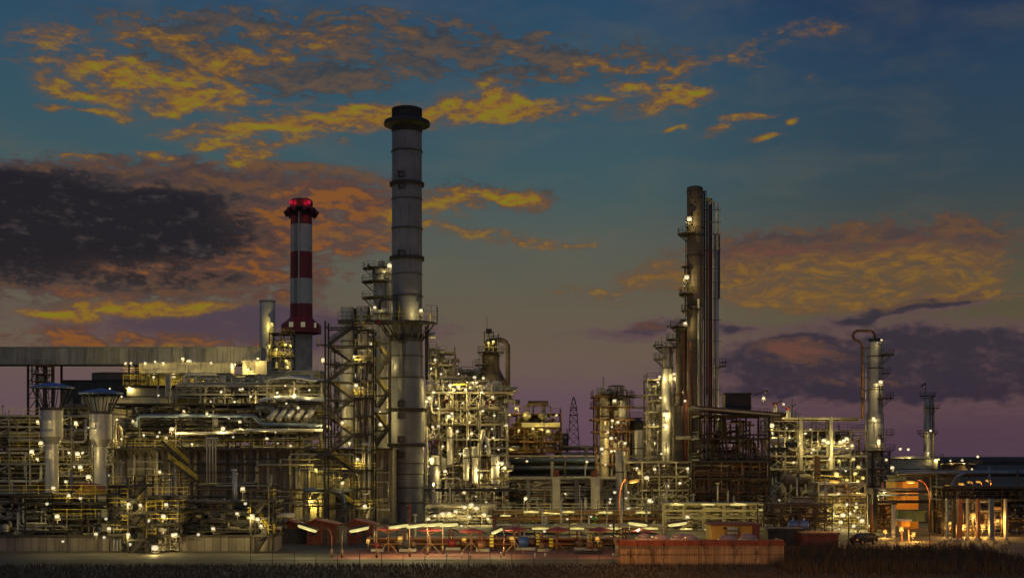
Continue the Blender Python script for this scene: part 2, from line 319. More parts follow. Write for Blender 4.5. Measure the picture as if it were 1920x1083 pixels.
# ---------------------------------------------------------------- lamps
LP = {}
def lamp_proto(kind):
    col = {'w': (1,.76,.26), 'y': (1,.75,.16), 'o': (1,.50,.10), 'r': (1,.05,.08)}[kind[0]]
    em = MT['lamp'+kind[0]]
    root = thing('floodlight', '', 'floodlight', (0,0,0))
    if kind[1] == 'f':                                   # flood: housing, hood, lens, bracket
        h = MB(); h.box(-.34,.34,-.12,.22,-.26,.26); h.box(-.40,.40,-.34,.22,.262,.31); h.build('housing', MT['dark'], root)
        l = MB(); l.lathe(0, 0, [(0,-.14),(.12,-.135),(.24,-.11),(.32,-.05),(.34,0)], 16)
        l.v = [(x*1.08, z-.125, y*.82) for x, y, z in l.v]; l.f = [q[::-1] for q in l.f]; l.build('lens', em, root)
        b = MB(); b.beam((-.36,.05,0),(-.36,.05,-.45),.05); b.beam((.36,.05,0),(.36,.05,-.45),.05); b.beam((-.38,.05,-.47),(.38,.05,-.47),.06); b.tube([(0,.05,-.5),(0,.05,-1.3)],.045,6); b.build('bracket', MT['dark'], root)
        lp = (0, -.75, -.35)
    elif kind[1] == 't':                                 # long strip fitting under a deck
        h = MB(); h.box(-1.25,1.25,-.16,.16,.09,.2); h.box(-1.3,-1.25,-.17,.17,-.1,.2); h.box(1.25,1.3,-.17,.17,-.1,.2); h.build('housing', MT['steel'], root)
        l = MB(); l.tube([(-1.22,0,-.03),(1.22,0,-.03)],.12,10); l.build('lens', em, root)
        b = MB(); b.beam((-.9,0,.2),(-.9,0,.55),.04); b.beam((.9,0,.2),(.9,0,.55),.04); b.build('bracket', MT['dark'], root)
        lp = (0, -.5, -.5)
    else:                                                # small bulkhead globe
        h = MB(); h.lathe(0,0,[(.0,.30),(.14,.28),(.2,.14),(.2,.1),(.0,.1)],12); h.build('housing', MT['dark'], root)
        l = MB(); l.ball((0,0,-.08),.26,12); l.build('lens', em, root)
        b = MB(); b.tube([(0,0,.28),(0,0,.5),(0,.4,.6)],.03,6); b.build('bracket', MT['dark'], root)
        lp = (0, -.5, -.3)
    ld = bpy.data.lights.new('bulb', 'POINT'); ld.color = col; ld.shadow_soft_size = 0.02; ld.energy = 100
    lo = bpy.data.objects.new('bulb', ld); C.objects.link(lo); lo.parent = root; lo.location = lp
    return root
LAMPW = {}
LAMPS = []
def lamp(kind, px, py, Y, power, label, group=None, cat='floodlight', s=1., tilt=0., off=0):
    p = P(px, py, Y)
    if kind not in LP: LP[kind] = lamp_proto(kind); r = LP[kind]; r['used'] = 1; first = True
    else: r = copy_tree(LP[kind])
    if 'used' in r.keys(): del r['used']
    nm = {'f': 'floodlight', 't': 'strip_light', 'g': 'bulkhead_lamp'}[kind[1]]
    r.name = nm; r.location = p; r.scale = (s, s, s); r.rotation_euler = (0, tilt, rnd(-.4, .4) if kind[1] != 't' else 0)
    tag(r, label, cat, group); LAMPS.append((group, px, py, r))
    for ch in r.children:
        if ch.type == 'LIGHT':
            key = (kind, round(power))
            if power <= 0: bpy.data.objects.remove(ch); continue
            if key not in LAMPW: d = ch.data.copy(); d.energy = power; LAMPW[key] = d
            ch.data = LAMPW[key]
    return r
# ---------------------------------------------------------------- vessels
def arc_platform(parent, cx, cy, z, r0, r1, a0, a1, rail='dark', h=1.15, th=.14):
    k = max(3, int(abs(a1-a0)/.35)); m = MB(); pts = []
    for i in range(k):
        t0 = a0+(a1-a0)*i/k; t1 = a0+(a1-a0)*(i+1)/k
        q = [(cx+r*math.cos(t), cy+r*math.sin(t)) for r, t in ((r0,t0),(r1,t0),(r1,t1),(r0,t1))]
        b = len(m.v); m.v += [(x, y, z) for x, y in q]+[(x, y, z+th) for x, y in q]
        for f in ((3,2,1,0),(4,5,6,7),(0,1,5,4),(1,2,6,5),(2,3,7,6),(3,0,4,7)): m.quad([b+j for j in f])
        tm = (t0+t1)/2
        m.beam((cx+r0*.98*math.cos(tm), cy+r0*.98*math.sin(tm), z-(r1-r0)*.8), (cx+r1*.95*math.cos(tm), cy+r1*.95*math.sin(tm), z), .07)
    pf = m.build('platform', MT['dark'], parent)
    pts = [(cx+(r1-.06)*math.cos(a0+(a1-a0)*i/k), cy+(r1-.06)*math.sin(a0+(a1-a0)*i/k), z+th) for i in range(k+1)]
    if abs(a1-a0) < 6.2: pts = [(cx+r0*math.cos(a0), cy+r0*math.sin(a0), z+th)]+pts+[(cx+r0*math.cos(a1), cy+r0*math.sin(a1), z+th)]
    MB().rail(pts, h, .04, 1.2, 2).build('railing', MT[rail], pf)
    return pf
def ladder(parent, x, y, z0, z1, w=.45, cage=True):
    m = MB(); m.beam((x-w/2,y,z0),(x-w/2,y,z1),.07); m.beam((x+w/2,y,z0),(x+w/2,y,z1),.07)
    z = z0
    while z < z1: m.beam((x-w/2,y,z),(x+w/2,y,z),.04); z += .5
    if cage:
        z = z0+2
        while z < z1: m.tube([(x-w/2,y,z),(x-w*.8,y-.4,z),(x,y-.72,z),(x+w*.8,y-.4,z),(x+w/2,y,z)],.03,4); z += 1.6
    return m.build('ladder', MT['dark'], parent)
def column(name, label, px0, px1, pt, pb, Y, m='clad', rings=(), plats=(), dome=.5, cat='process column', group=None, skirt=0, lad=True, side=1, cols=None, sub=()):
    """vertical vessel between pixel columns px0..px1; rings and platforms at pixel rows"""
    cx = X((px0+px1)/2, Y); r = M((px1-px0)/2, Y); zt, zb = Zz(pt, Y), max(0, Zz(pb, Y))
    root = thing(name, label, cat, (cx, Y, zb), group)
    pr = [(r*1.12, zb)] if skirt else [(r, zb)]
    if skirt: pr += [(r*1.12, zb+skirt), (r, zb+skirt*1.25)]
    zs = zt-r*dome
    pr += [(r, zs)]
    if dome: pr += [(r*math.cos(t), zs+r*dome*math.sin(t)) for t in (.35,.7,1.05,1.35,1.56)]
    else: pr += [(r*.93, zs), (r*.93, zs-.8), (0, zs-.8)]
    MB().lathe(cx, Y, pr, 28).build('shell', MT[m], root)
    for q in rings:
        z = Zz(q, Y); MB().lathe(cx, Y, [(r, z-.12),(r+.13, z-.1),(r+.13, z+.1),(r, z+.12)], 28).build('flange_ring', MT['dark' if m != 'black' else 'black'], root)
    for q in plats:
        py, a0, a1, w = q[:4]; arc_platform(root, cx, Y, Zz(py, Y), r+.03, r+w, math.radians(a0), math.radians(a1), q[4] if len(q) > 4 else 'dark')
    if lad: ladder(root, cx+side*r*.55, Y-r*.9-.25, zb+1, zt-1)
    for (dx, rr, t0, t1, mm) in sub:                   # riser pipes beside the shell: offset in px from centre
        x = cx+M(dx, Y); yy = Y-r*.4 if abs(M(dx, Y)) < r else Y
        if abs(M(dx, Y)) < r: yy = Y-math.sqrt(max(.01, r*r-M(dx, Y)**2))-rr-.1
        MB().tube([(x, yy, Zz(t1, Y)), (x, yy, Zz(t0, Y)), (x+(cx-x)*.4, Y, Zz(t0, Y)+.6)], rr, 8).build('riser_pipe', MT[mm], root)
    return root
def drum(name, label, px0, px1, pc, rpx, Y, m='clad', cat='pressure vessel', group=None, legs=True):
    x0, x1, z, r = X(px0, Y), X(px1, Y), Zz(pc, Y), M(rpx, Y)
    root = thing(name, label, cat, ((x0+x1)/2, Y, z-r*1.5), group)
    e = min(r*.5, (x1-x0)*.2)
    MB().tube([(x0,Y,z),(x0+e*.15,Y,z),(x0+e*.5,Y,z),(x0+e,Y,z),(x1-e,Y,z),(x1-e*.5,Y,z),(x1-e*.15,Y,z),(x1,Y,z)], [r*.05,r*.5,r*.86,r,r,r*.86,r*.5,r*.05], 20).build('shell', MT[m], root)
    for t in (.25, .75):
        x = x0+(x1-x0)*t; MB().box(x-.2,x+.2,Y-r*.8,Y+r*.8,z-r*1.5,z-r*.55).build('saddle', MT['steel'], root)
        MB().tube([(x,Y,z+r*.9),(x,Y,z+r*1.6)], r*.15, 8).build('nozzle', MT['steel'], root)
    MB().box((x0+x1)/2-.15,(x0+x1)/2+.15,Y-r*1.03,Y+r*.2,z-r*.5,z+r*1.03).build('strap', MT['dark'], root)
    return root
# ---------------------------------------------------------------- pipe tangles and steel units
def run_pipe(x0, x1, y0, y1, z0, z1, r, n=4, vert=.5, span=.5):
    p = Vector((rnd(x0,x1), rnd(y0,y1), rnd(z0,z1))); pts = [p.copy()]; last = None
    for i in range(n):
        ax = 2 if (random.random() < vert and last != 2) else (0 if last != 0 else 1)
        lo, hi = ((x0,x1),(y0,y1),(z0,z1))[ax]; q = p.copy(); d = (hi-lo)*rnd(.1, span)*random.choice((-1,1))
        v = p[ax]+d; v = min(hi, max(lo, v if lo < v < hi else p[ax]-d))
        if abs(v-p[ax]) < r*3: continue
        q[ax] = v; pts.append(q.copy()); p = q; last = ax
    return pts
def fillet(pts, r):
    out = [pts[0]]
    for a, b, c in zip(pts, pts[1:], pts[2:]):
        d1 = (a-b); d2 = (c-b); k = min(r*2.2, d1.length*.45, d2.length*.45); d1 = d1.normalized()*k; d2 = d2.normalized()*k
        out += [b+d1, b+d1*.35+d2*.35, b+d2]
    return out+[pts[-1]]
def add_pipes(root, n, x0, x1, y0, y1, z0, z1, rr=(.07,.24), mats=('pipe','pipe','steel','white'), vert=.5, nseg=(2,5), span=.5):
    for i in range(n):
        r = rnd(*rr) if random.random() < .75 else rnd(*rr)*1.3
        pts = run_pipe(x0, x1, y0, y1, z0, z1, r, random.randint(*nseg), vert, span)
        if len(pts) < 2: continue
        m = MB().tube(fillet(pts, r), r, 8)
        for a, b in zip(pts, pts[1:]):
            d = b-a
            if d.length > 3:                          # a flange pair on each long run
                c = a.lerp(b, rnd(.3,.7)); u = d.normalized()*.07; m.tube([c-u, c+u], r*1.55, 8)
        m.build('pipe', MT[random.choice(mats)], root)
def add_clutter(root, n, x0, x1, ys, z0, z1, kinds='vbc', mats=('clad','pipe','steel','white')):
    """small exchangers, pots, junction boxes and valves standing on the decks"""
    for i in range(n):
        k = random.choice(kinds); x = rnd(x0+.5, x1-.5); y = rnd(*ys); z = z0; h = z1-z0
        if k == 'v':
            r = rnd(.35,.8); hh = min(h*.9, rnd(1.6,4)); MB().lathe(x,y,[(r*.8,z),(r*.8,z+.3),(r,z+.4),(r,z+hh-.3),(r*.7,z+hh-.08),(.1,z+hh)],14).build('pot', MT[random.choice(mats)], root)
        elif k == 'b':
            w = rnd(.4,1.1); hh = rnd(.6,min(2.2,h)); MB().box(x-w/2,x+w/2,y-.3,y+.3,z,z+hh).box(x-w/2-.05,x+w/2+.05,y-.36,y+.35,z+hh,z+hh+.05).build('cabinet', MT[random.choice(mats)], root)
        else:
            r = rnd(.12,.25); L = rnd(1,3); zz = z+rnd(.5,max(.6,h-.4)); m = MB().tube([(x,y,zz),(x+L,y,zz)], r*1.9, 10); m.tube([(x+.1*L,y,zz),(x+.1*L,y,z)], r*.5, 6); m.tube([(x+.9*L,y,zz),(x+.9*L,y,z)], r*.5, 6); m.build('exchanger', MT[random.choice(mats)], root)
def unit(name, label, px0, px1, pb, levels, Y, depth=8, bays=4, frame='steel', rail='yellow', npipe=30, clutter=4, brace=True, rr=(.07,.24), mats=('pipe','pipe','steel','white'),
         top=0, cat='process unit', group=None, vert=.5, deckth=.3, post=.3, rails=True, over=0, cmats=('clad','pipe','steel','white'), span=.5, step=2.):
    """steel frame with decks at the given pixel rows, guard rails, bracing, pipes and small vessels"""
    x0, x1 = X(px0, Y), X(px1, Y); zb = max(0, Zz(pb, Y)); zl = sorted(Zz(q, Y) for q in levels); zt = zl[-1]
    root = thing(name, label, cat, ((x0+x1)/2, Y, zb), group)
    for i in range(bays+1):
        x = x0+(x1-x0)*i/bays
        for y in (Y, Y+depth):
            m = MB().box(x-post/2,x+post/2,y-post*.08,y+post*.08,zb,zt); m.box(x-post/2,x-post*.36,y-post/2,y+post/2,zb,zt); m.box(x+post*.36,x+post/2,y-post/2,y+post/2,zb,zt)
            m.build('post', MT[frame], root)
    for q, z in enumerate(zl):
        o = rnd(0, over); xa, xb = x0, x1; X0, X1 = x0, x1
        if len(zl) > 3 and bays > 3 and q < len(zl)-1 and random.random() < .6:      # broken decks: some levels cover only part of the length
            i0 = random.randint(0, bays-2); i1 = random.randint(i0+2, bays); xa, xb = x0+(x1-x0)*i0/bays, x0+(x1-x0)*i1/bays; z += rnd(-.5,.5)
        x0, x1 = xa, xb
        m = MB().box(x0-.1-o,x1+.1+o,Y-.55-o,Y+depth+.3,z,z+.06)
        for y in (Y-.25, Y+depth): m.box(x0-.1-o,x1+.1+o,y-.08,y+.08,z-deckth,z-.002)
        for i in range(bays*2+1): x = x0+(x1-x0)*i/bays/2; m.box(x-.06,x+.06,Y-.16,Y+depth-.1,z-deckth*.8,z-.004)
        d = m.build('deck', MT[frame], root)
        if rails: MB().rail([(x0-o,Y+depth,z+.06),(x0-o,Y-.45-o,z+.06),(x1+o,Y-.45-o,z+.06),(x1+o,Y+depth,z+.06)],1.15,.045,step).build('railing', MT[rail], d) if random.random() < .8 or len(zl) < 4 else None
        x0, x1 = X0, X1
    for i in range(bays if npipe > 20 else 0):                                     # vents and masts above the top deck
        x = rnd(x0+.3, x1-.3); h = rnd(.8, 4.5); r = rnd(.05,.2); y = rnd(Y+.5, Y+depth-.5); m = MB().tube([(x,y,zt-2),(x,y,zt+h)], r, 8)
        if random.random() < .4: m.tube([(x,y,zt+h-.25),(x,y,zt+h+.05)], r*2, 8)
        m.build('vent_pipe', MT[random.choice(mats)], root)
    if brace:
        zz = [zb]+zl
        for a, b in zip(zz, zz[1:]):
            for i in range(bays):
                if random.random() < .45:
                    xa = x0+(x1-x0)*i/bays; xb = x0+(x1-x0)*(i+1)/bays
                    m = MB(); m.beam((xa,Y+.02,a),(xb,Y+.02,b-.3),.13); 
                    if random.random() < .5: m.beam((xb,Y+.2,a),(xa,Y+.2,b-.3),.13)
                    m.build('brace', MT[frame], root)
    ztop = zt+top
    add_pipes(root, npipe, x0+.2, x1-.2, Y+.3, Y+depth-.3, zb+.3, ztop, rr, mats, vert, span=span)
    zz = [zb]+zl
    for a, b in zip(zz, zz[1:]+[zt+2.5] if top else zz[1:]):
        add_clutter(root, clutter, x0, x1, (Y+.6, Y+depth*.6), a+.07, b-.35, mats=cmats)
    if top: add_clutter(root, clutter, x0, x1, (Y+.6, Y+depth*.6), zt+.07, zt+top, mats=cmats)
    return root
def flight(parent, a, b, w=1.0, rail='yellow', steel='dark'):
    """one flight of stairs from a to b, running in x, w wide in y"""
    a, b = Vector(a), Vector(b); m = MB(); n_ = max(4, int(abs(b.z-a.z)/.24))
    for dy in (0, w): m.beam(a+Vector((0,dy,0)), b+Vector((0,dy,0)), .12, .42)
    for i in range(n_): p = a.lerp(b, (i+.5)/n_); m.box(p.x-.14,p.x+.14,p.y+.05,p.y+w-.05,p.z,p.z+.04)
    f = m.build('stair_flight', MT[steel], parent)
    r = MB()
    for dy in (-.02, w+.02):
        for h in (1.05, .55): r.beam(a+Vector((0,dy,h)), b+Vector((0,dy,h)), .10)
        for i in range(5): p = a.lerp(b, i/4); r.beam(p+Vector((0,dy,0)), p+Vector((0,dy,1.05)), .06)
    r.build('handrail', MT[rail], f)
def stair_tower(name, label, pxa, pxb, pt, pb, Y, nlev, depth=3.2, frame='dark', rail='yellow', land=14, group=None, flip=0, post=.32):
    x0, x1 = X(pxa, Y), X(pxb, Y); zt, zb = Zz(pt, Y), max(0, Zz(pb, Y)); L = M(land, Y)
    root = thing(name, label, 'stair tower', ((x0+x1)/2, Y, zb), group)
    for x in (x0, x1):
        for y in (Y, Y+depth): MB().box(x-post/2,x+post/2,y-post/2,y+post/2,zb,zt+1).build('post', MT[frame], root)
    dz = (zt-zb)/nlev; up = not flip
    for k in range(nlev+1):
        z = zb+dz*k
        if k: 
            MB().beam((x0,Y,z-.2),(x1,Y,z-.2),.16,.26).build('beam', MT[frame], root); MB().beam((x0,Y+depth,z-.2),(x1,Y+depth,z-.2),.16,.26).build('beam', MT[frame], root)
        if k:                                            # landing at the end where the flights meet
            e = x1 if (k % 2 == 1) == up else x0; s = 1 if e == x1 else -1
            a, b = sorted((e-s*.3, e+s*L))
            d = MB().box(a,b,Y-.1,Y+depth+.1,z,z+.08).beam((a,Y,z-.15),(b,Y,z-.15),.12,.26).build('landing', MT[frame], root)
            MB().rail([(e,Y-.1,z+.08),(e+s*(L-.05),Y-.1,z+.08),(e+s*(L-.05),Y+depth,z+.08),(e,Y+depth,z+.08)],1.15,.04,1.2).build('railing', MT[rail], d)
        if k < nlev:
            s = 1 if (k % 2 == 0) == up else -1; xa, xb = (x0+.5, x1-.3) if s > 0 else (x1-.5, x0+.3)
            y = Y+.15 if k % 2 == 0 else Y+depth-1.25
            flight(root, (xa, y, z), (xb, y, z+dz), 1.1, rail if k % 2 else 'dark', frame)
    return root
def bld(name, label, px0, px1, pt, pb, Y, depth, m, cat='building', roof='dark', group=None, zb=None):
    x0, x1 = X(px0, Y), X(px1, Y); zt = Zz(pt, Y); z0 = max(0, Zz(pb, Y)) if zb is None else zb
    root = thing(name, label, cat, ((x0+x1)/2, Y, z0), group)
    MB().box(x0,x1,Y,Y+depth,z0,zt-.25).build('wall', MT[m], root)
    MB().box(x0-.2,x1+.2,Y-.2,Y+depth+.2,zt-.25,zt).build('roof', MT[roof], root)
    return root
# ================================================================ ground
gm = mat('dark_ground', (.05,.045,.035), .95, 0, .5, .25, bump=.4)
MB().box(-4000,4000,60,5500,-.5,0).build('ground', gm)['kind'] = 'structure'
ym = mat('concrete_yard', (.075,.066,.052), .85, 0, .35, .3, bump=.2)
m = MB(); m.v = [(-130,157,.004),(190,157,.004),(330,560,.004),(-330,560,.004)]; m.f = [[0,1,2,3]]; m.s = [False]; m.mi = [0]
m.build('plant_yard', ym)['kind'] = 'structure'
m = MB(); random.seed(3); b0 = None; px = -1500
while px < 1500:
    w = rnd(20,60); h = rnd(4,11); m.lathe(px, 1500+rnd(0,60), [(w*.8,0),(w*.75,h*.5),(w*.45,h*.85),(0,h)], 10); px += w*.7
m.build('hills', MT['bark'])['kind'] = 'structure'; random.seed(11)
rm = mat('red_path_paint', (.17,.06,.05), .8, 0, .3, .6)
m = MB(); m.v = [(X(640,168),158,.008),(X(1165,168),158,.008),(X(1165,168),175.9,.008),(X(640,168),175.9,.008)]; m.f = [[0,1,2,3]]; m.s = [False]; m.mi = [0]
m.build('red_path', rm)['kind'] = 'structure'
# ================================================================ great grey stack
def rpx(w, Y): return M(w/2, Y)
def big_stack():
    Y = 250; cx = X(763, Y); z = lambda q: Zz(q, Y); r0 = rpx(57, Y)
    root = thing('grey_chimney', 'tallest grey steel chimney with a flared dark crown, ringed by a yellow railed platform', 'chimney', (cx, Y, 0))
    prof = [(rpx(62,Y),0),(rpx(62,Y),z(890)),(rpx(66,Y),z(834)),(rpx(68,Y),z(772)),(rpx(61,Y),z(706)),(rpx(57.5,Y),z(640)),(r0,z(600)),(rpx(57,Y),z(480)),(rpx(56,Y),z(346)),(rpx(56,Y),z(240))]
    MB().lathe(cx, Y, prof, 56).build('shaft', MT['chim'], root)
    for q, w, h in ((285,58,.12),(346,60,.3),(375,57.6,.08),(430,58.6,.12),(485,60.5,.3),(515,58,.06),(556,59,.14),(632,60,.3),(668,60.5,.1),(708,62.5,.14),(769,73,.34),(834,69.5,.3),(868,66,.1),(888,65,.1),(913,64,.12),(941,64,.1),(640,60,.08)):
        b = MB().lathe(cx, Y, [(rpx(w-3,Y), z(q)-h),(rpx(w+1.2,Y), z(q)-h),(rpx(w+1.2,Y), z(q)+h),(rpx(w-3,Y), z(q)+h)], 56)
        if h >= .3:
            for k in range(40):
                t = 2*PI*k/40; R = rpx(w+2.5,Y); c = (cx+R*math.cos(t), Y+R*math.sin(t)); b.box(c[0]-.12,c[0]+.12,c[1]-.12,c[1]+.12,z(q)-h*1.2,z(q)+h*1.2)
        b.build('band', MT['dark'], root)
    MB().lathe(cx, Y, [(r0*.99,z(250)),(rpx(60,Y),z(240)),(rpx(86,Y),z(236)),(rpx(87,Y),z(233)),(rpx(84,Y),z(228)),(rpx(60,Y),z(223)),(rpx(56,Y),z(221))], 40).build('crown', MT['black'], root)
    MB().lathe(cx, Y, [(rpx(54,Y),z(224)),(rpx(54,Y),z(210)),(rpx(57,Y),z(209)),(rpx(57,Y),z(205)),(rpx(52,Y),z(204)),(rpx(50,Y),z(215)),(.1,z(216))], 40).build('rim', MT['black'], root)
    m = MB()
    for k in range(20):
        t = 2*PI*k/20; c = Vector((math.cos(t), math.sin(t), 0)); m.beam(Vector((cx,Y,z(222)))+c*rpx(55.5,Y), Vector((cx,Y,z(206)))+c*rpx(55.5,Y), .14)
    m.build('rim_rib', MT['dark'], root)
    for q in (332,353,478,757,780,823,852,640):            # inspection hatches with a hinge bar beside each
        R = rpx({332:56,353:56,478:57}.get(q, 66), Y)+.05; h = .55
        m = MB(); x = cx-M(9, Y); yy = Y-math.sqrt(R*R-M(9,Y)**2)-.1
        m.box(x-h,x-h+.16,yy-.12,yy+.3,z(q)-h,z(q)+h); m.box(x+h-.16,x+h,yy-.12,yy+.3,z(q)-h,z(q)+h)
        m.box(x-h,x+h,yy-.12,yy+.3,z(q)+h-.15,z(q)+h+.02); m.box(x-h,x+h,yy-.12,yy+.3,z(q)-h-.02,z(q)-h+.15)
        m.box(x+h+.25,x+h+.36,yy-.15,yy+.3,z(q)-h*1.1,z(q)+h*1.1); m.build('hatch', MT['dark'], root)
    # wrap-round platform at mid height
    zp = z(609)
    arc_platform(root, cx, Y, zp, r0+.05, M(57,Y), math.radians(180), math.radians(360), 'yellow', 1.6, .4)
    for k in range(9):
        t = math.radians(190+k*20); MB().beam((cx+r0*math.cos(t),Y+r0*math.sin(t),z(640)),(cx+M(52,Y)*math.cos(t),Y+M(52,Y)*math.sin(t),zp),.22).build('strut', MT['dark'], root)
    MB().box(X(797,Y),X(803.5,Y),Y-.4,Y+.4,z(712),z(611)).build('side_duct', MT['dark'], root)
    MB().tube([(X(798,Y),Y+1,z(628)),(X(816,Y),Y+1,z(627))], .6, 10).build('vent_stub', MT['clad'], root)
    m = MB().rail([(X(800,Y),Y-2.2,zp+.4),(X(820,Y),Y-1.6,zp+.4),(X(820,Y),Y+1,zp+.4)], 3.2, .04, 1, 3); m.build('tall_screen', MT['dark'], root)
    m = MB().box(X(640,Y),X(736,Y),Y-5,Y-.5,zp,zp+.45); m.box(X(640,Y),X(736,Y),Y-5.02,Y-4.9,zp-.3,zp+.5)
    d = m.build('bridge_deck', MT['dark'], root)
    MB().rail([(X(640,Y),Y-5,zp+.45),(X(736,Y),Y-5,zp+.45)],1.5,.055,1.6,2).build('railing', MT['dark'], d)
    MB().rail([(X(664,Y),Y-.7,zp+.45),(X(730,Y),Y-.7,zp+.45)],1.4,.07,1.8,3).build('railing', MT['yellow'], d)
    MB().tube([(X(748,Y),Y-r0-.5,z(561)),(X(748,Y),Y-r0-.5,z(605))],.25,8).build('riser_pipe', MT['dark'], root)
    return root
big_stack()
column('silver_vent_column', 'twin topped silver vent cylinder beside the stair tower, left one of the pair', 638, 664, 576, 835, 254, 'clad', (601,640,700,760), dome=.0, cat='vent column', lad=False)
column('silver_vent_column', 'silver vent cylinder standing right of its twin behind the stair tower', 668, 695, 575, 835, 254, 'clad', (596,650,720), dome=.0, cat='vent column', lad=False)
column('small_dark_vent', 'thin dark vent pipe between the two silver cylinders of the stair tower', 664, 669, 578, 700, 255, 'dark', dome=0, cat='vent pipe', lad=False)
t = thing('spire_vent', 'small black pointed spire vent beside the grey chimney platform', 'vent', (X(692,253),253,Zz(600,253)))
MB().lathe(X(692,253),253,[(.35,Zz(602,253)),(.5,Zz(592,253)),(.22,Zz(585,253)),(.05,Zz(571,253))],10).build('spire', MT['black'], t)
column('process_column', 'lit silver column with railed platforms directly left behind the tall grey chimney', 700, 736, 502, 840, 262, 'clad', (530,560,590), ((530,150,300,2.4,'dark'),(560,150,300,2.4,'steel'),(505,160,300,2.2,'steel')), dome=.3)
column('top_vessel', 'small pale vessel on top of the column left of the grey chimney', 708, 722, 489, 503, 262, 'steel', dome=.3, lad=False, cat='vessel')
t = thing('crane_arm', 'short dark lifting arm on the column left of the grey chimney', 'davit', (X(697,262),261,Zz(512,262)))
MB().beam((X(692,262),260,Zz(502,262)),(X(712,262),260,Zz(505,262)),.35).build('arm', MT['dark'], t); MB().beam((X(702,262),260,Zz(503,262)),(X(702,262),260,Zz(526,262)),.4).build('post', MT['dark'], t); MB().box(X(691,262),X(695,262),259.6,260.4,Zz(506,262),Zz(499,262)).build('counterweight', MT['dark'], t)
t = thing('loop_pipe', 'bent dark pipe hooking down onto the platform left of the grey chimney', 'pipe', (X(735,246),246,Zz(600,246)))
MB().tube(fillet([P(712,580,246),P(712,561,246),P(747,561,246),P(747,607,246)],.35),.3,10).build('pipe', MT['dark'], t)

# ================================================================ striped chimney
def striped():
    Y = 420; cx = X(565, Y); z = lambda q: Zz(q, Y)
    root = thing('striped_chimney', 'red and white banded chimney with red beacons and an octagonal red cabin round its waist', 'chimney', (cx, Y, 0))
    for a, b, w0, w1, mm, nm in ((392,422,40,40,'red','red_band'),(422,473,40,40.6,'white','white_band'),(473,523,40.6,41,'red','red_band'),(523,570,41,41.5,'white','white_band'),(570,604,41.5,42,'red','red_band')):
        MB().lathe(cx, Y, [(rpx(w1,Y),z(b)),(rpx(w0,Y),z(a))], 40).build(nm, MT[mm], root)
    MB().lathe(cx, Y, [(rpx(41,Y),0),(rpx(40,Y),z(622))], 40).build('concrete_shaft', MT['conc'], root)
    for k in range(20): 
        t = 2*PI*k/20; R = rpx(40.6,Y)
        if math.sin(t) < .1: MB().beam((cx+R*math.cos(t),Y+R*math.sin(t),0),(cx+R*math.cos(t),Y+R*math.sin(t),z(622)),.14).build('shutter_rib', MT['conc'], root)
    MB().lathe(cx, Y, [(rpx(41,Y),z(594)),(rpx(52,Y),z(600)),(rpx(76,Y),z(609)),(rpx(77,Y),z(625)),(rpx(42,Y),z(627))], 8, PI/8, True).build('cabin', MT['red'], root)
    for px, w in ((552,7.5),(574,7.5),(594.5,3.5)):
        x = X(px, Y); yy = Y-rpx(77,Y)*.925-.25 if px < 585 else Y-rpx(77,Y)*.62
        MB().box(x-M(w/2,Y),x+M(w/2,Y),yy,yy+.5,z(616),z(607)).build('window', MT['litwin'], root)
    MB().lathe(cx, Y, [(rpx(40,Y),z(400)),(rpx(50,Y),z(396)),(rpx(54,Y),z(393)),(rpx(54,Y),z(391)),(rpx(40,Y),z(388))], 32).build('gallery', MT['black'], root)
    for k in range(10):
        t = 2*PI*k/10+.02; c = Vector((math.cos(t), math.sin(t), 0)); p = Vector((cx,Y,0))
        m = MB().beam(p+c*rpx(40,Y)+Vector((0,0,z(396))), p+c*rpx(58,Y)+Vector((0,0,z(396))), 1.0, .9); m.beam(p+c*rpx(50,Y)+Vector((0,0,z(399))), p+c*rpx(62,Y)+Vector((0,0,z(402))), 1.2, 1.7); m.build('gallery_bracket', MT['black'], root)
    MB().lathe(cx, Y, [(rpx(39,Y),z(392)),(rpx(42,Y),z(389)),(rpx(43,Y),z(378)),(rpx(38,Y),z(375)),(rpx(34,Y),z(374)),(.1,z(376))], 36).build('cap', mat('dark_red_cap', (.10,.008,.012), .5), root)
    for px in (549, 581.5):
        x = X(px, Y); dx = x-cx; yy = Y-math.sqrt(max(1, rpx(43,Y)**2-dx*dx))-.5
        b = MB().ball((x,yy,z(382.5)), .75, 12).build('beacon', MT['lampr'], root)
        ld = bpy.data.lights.new('beacon_light','POINT'); ld.energy = 250; ld.color = (1,.03,.06); lo = bpy.data.objects.new('beacon_light', ld); C.objects.link(lo); lo.parent = root; lo.location = (x-cx+(1.6 if px > 570 else -1.6)*.3, yy-Y-1.5, z(383.5))
    m = MB()
    for dx in (-1.8,-1.1): m.beam((cx+dx,Y-rpx(41,Y)*.97-.15,z(598)),(cx+dx,Y-rpx(41,Y)*.97-.15,z(395)),.1)
    q = z(598)
    while q < z(395): m.box(cx-1.8,cx-1.1,Y-rpx(41,Y)*.97-.2,Y-rpx(41,Y)*.97-.1,q,q+.06); q += .6
    m.build('ladder', MT['dark'], root)
    MB().beam((cx-.2,Y-rpx(42,Y)-.1,z(572)),(cx-.2,Y-rpx(41,Y)-.1,z(400)),.35).build('conduit', MT['white'], root)
striped()
column('short_grey_stack', 'short pale grey open cylinder stack left of the striped chimney', 487, 516, 563, 700, 380, 'clad', (566,), dome=0, cat='stack', lad=False)

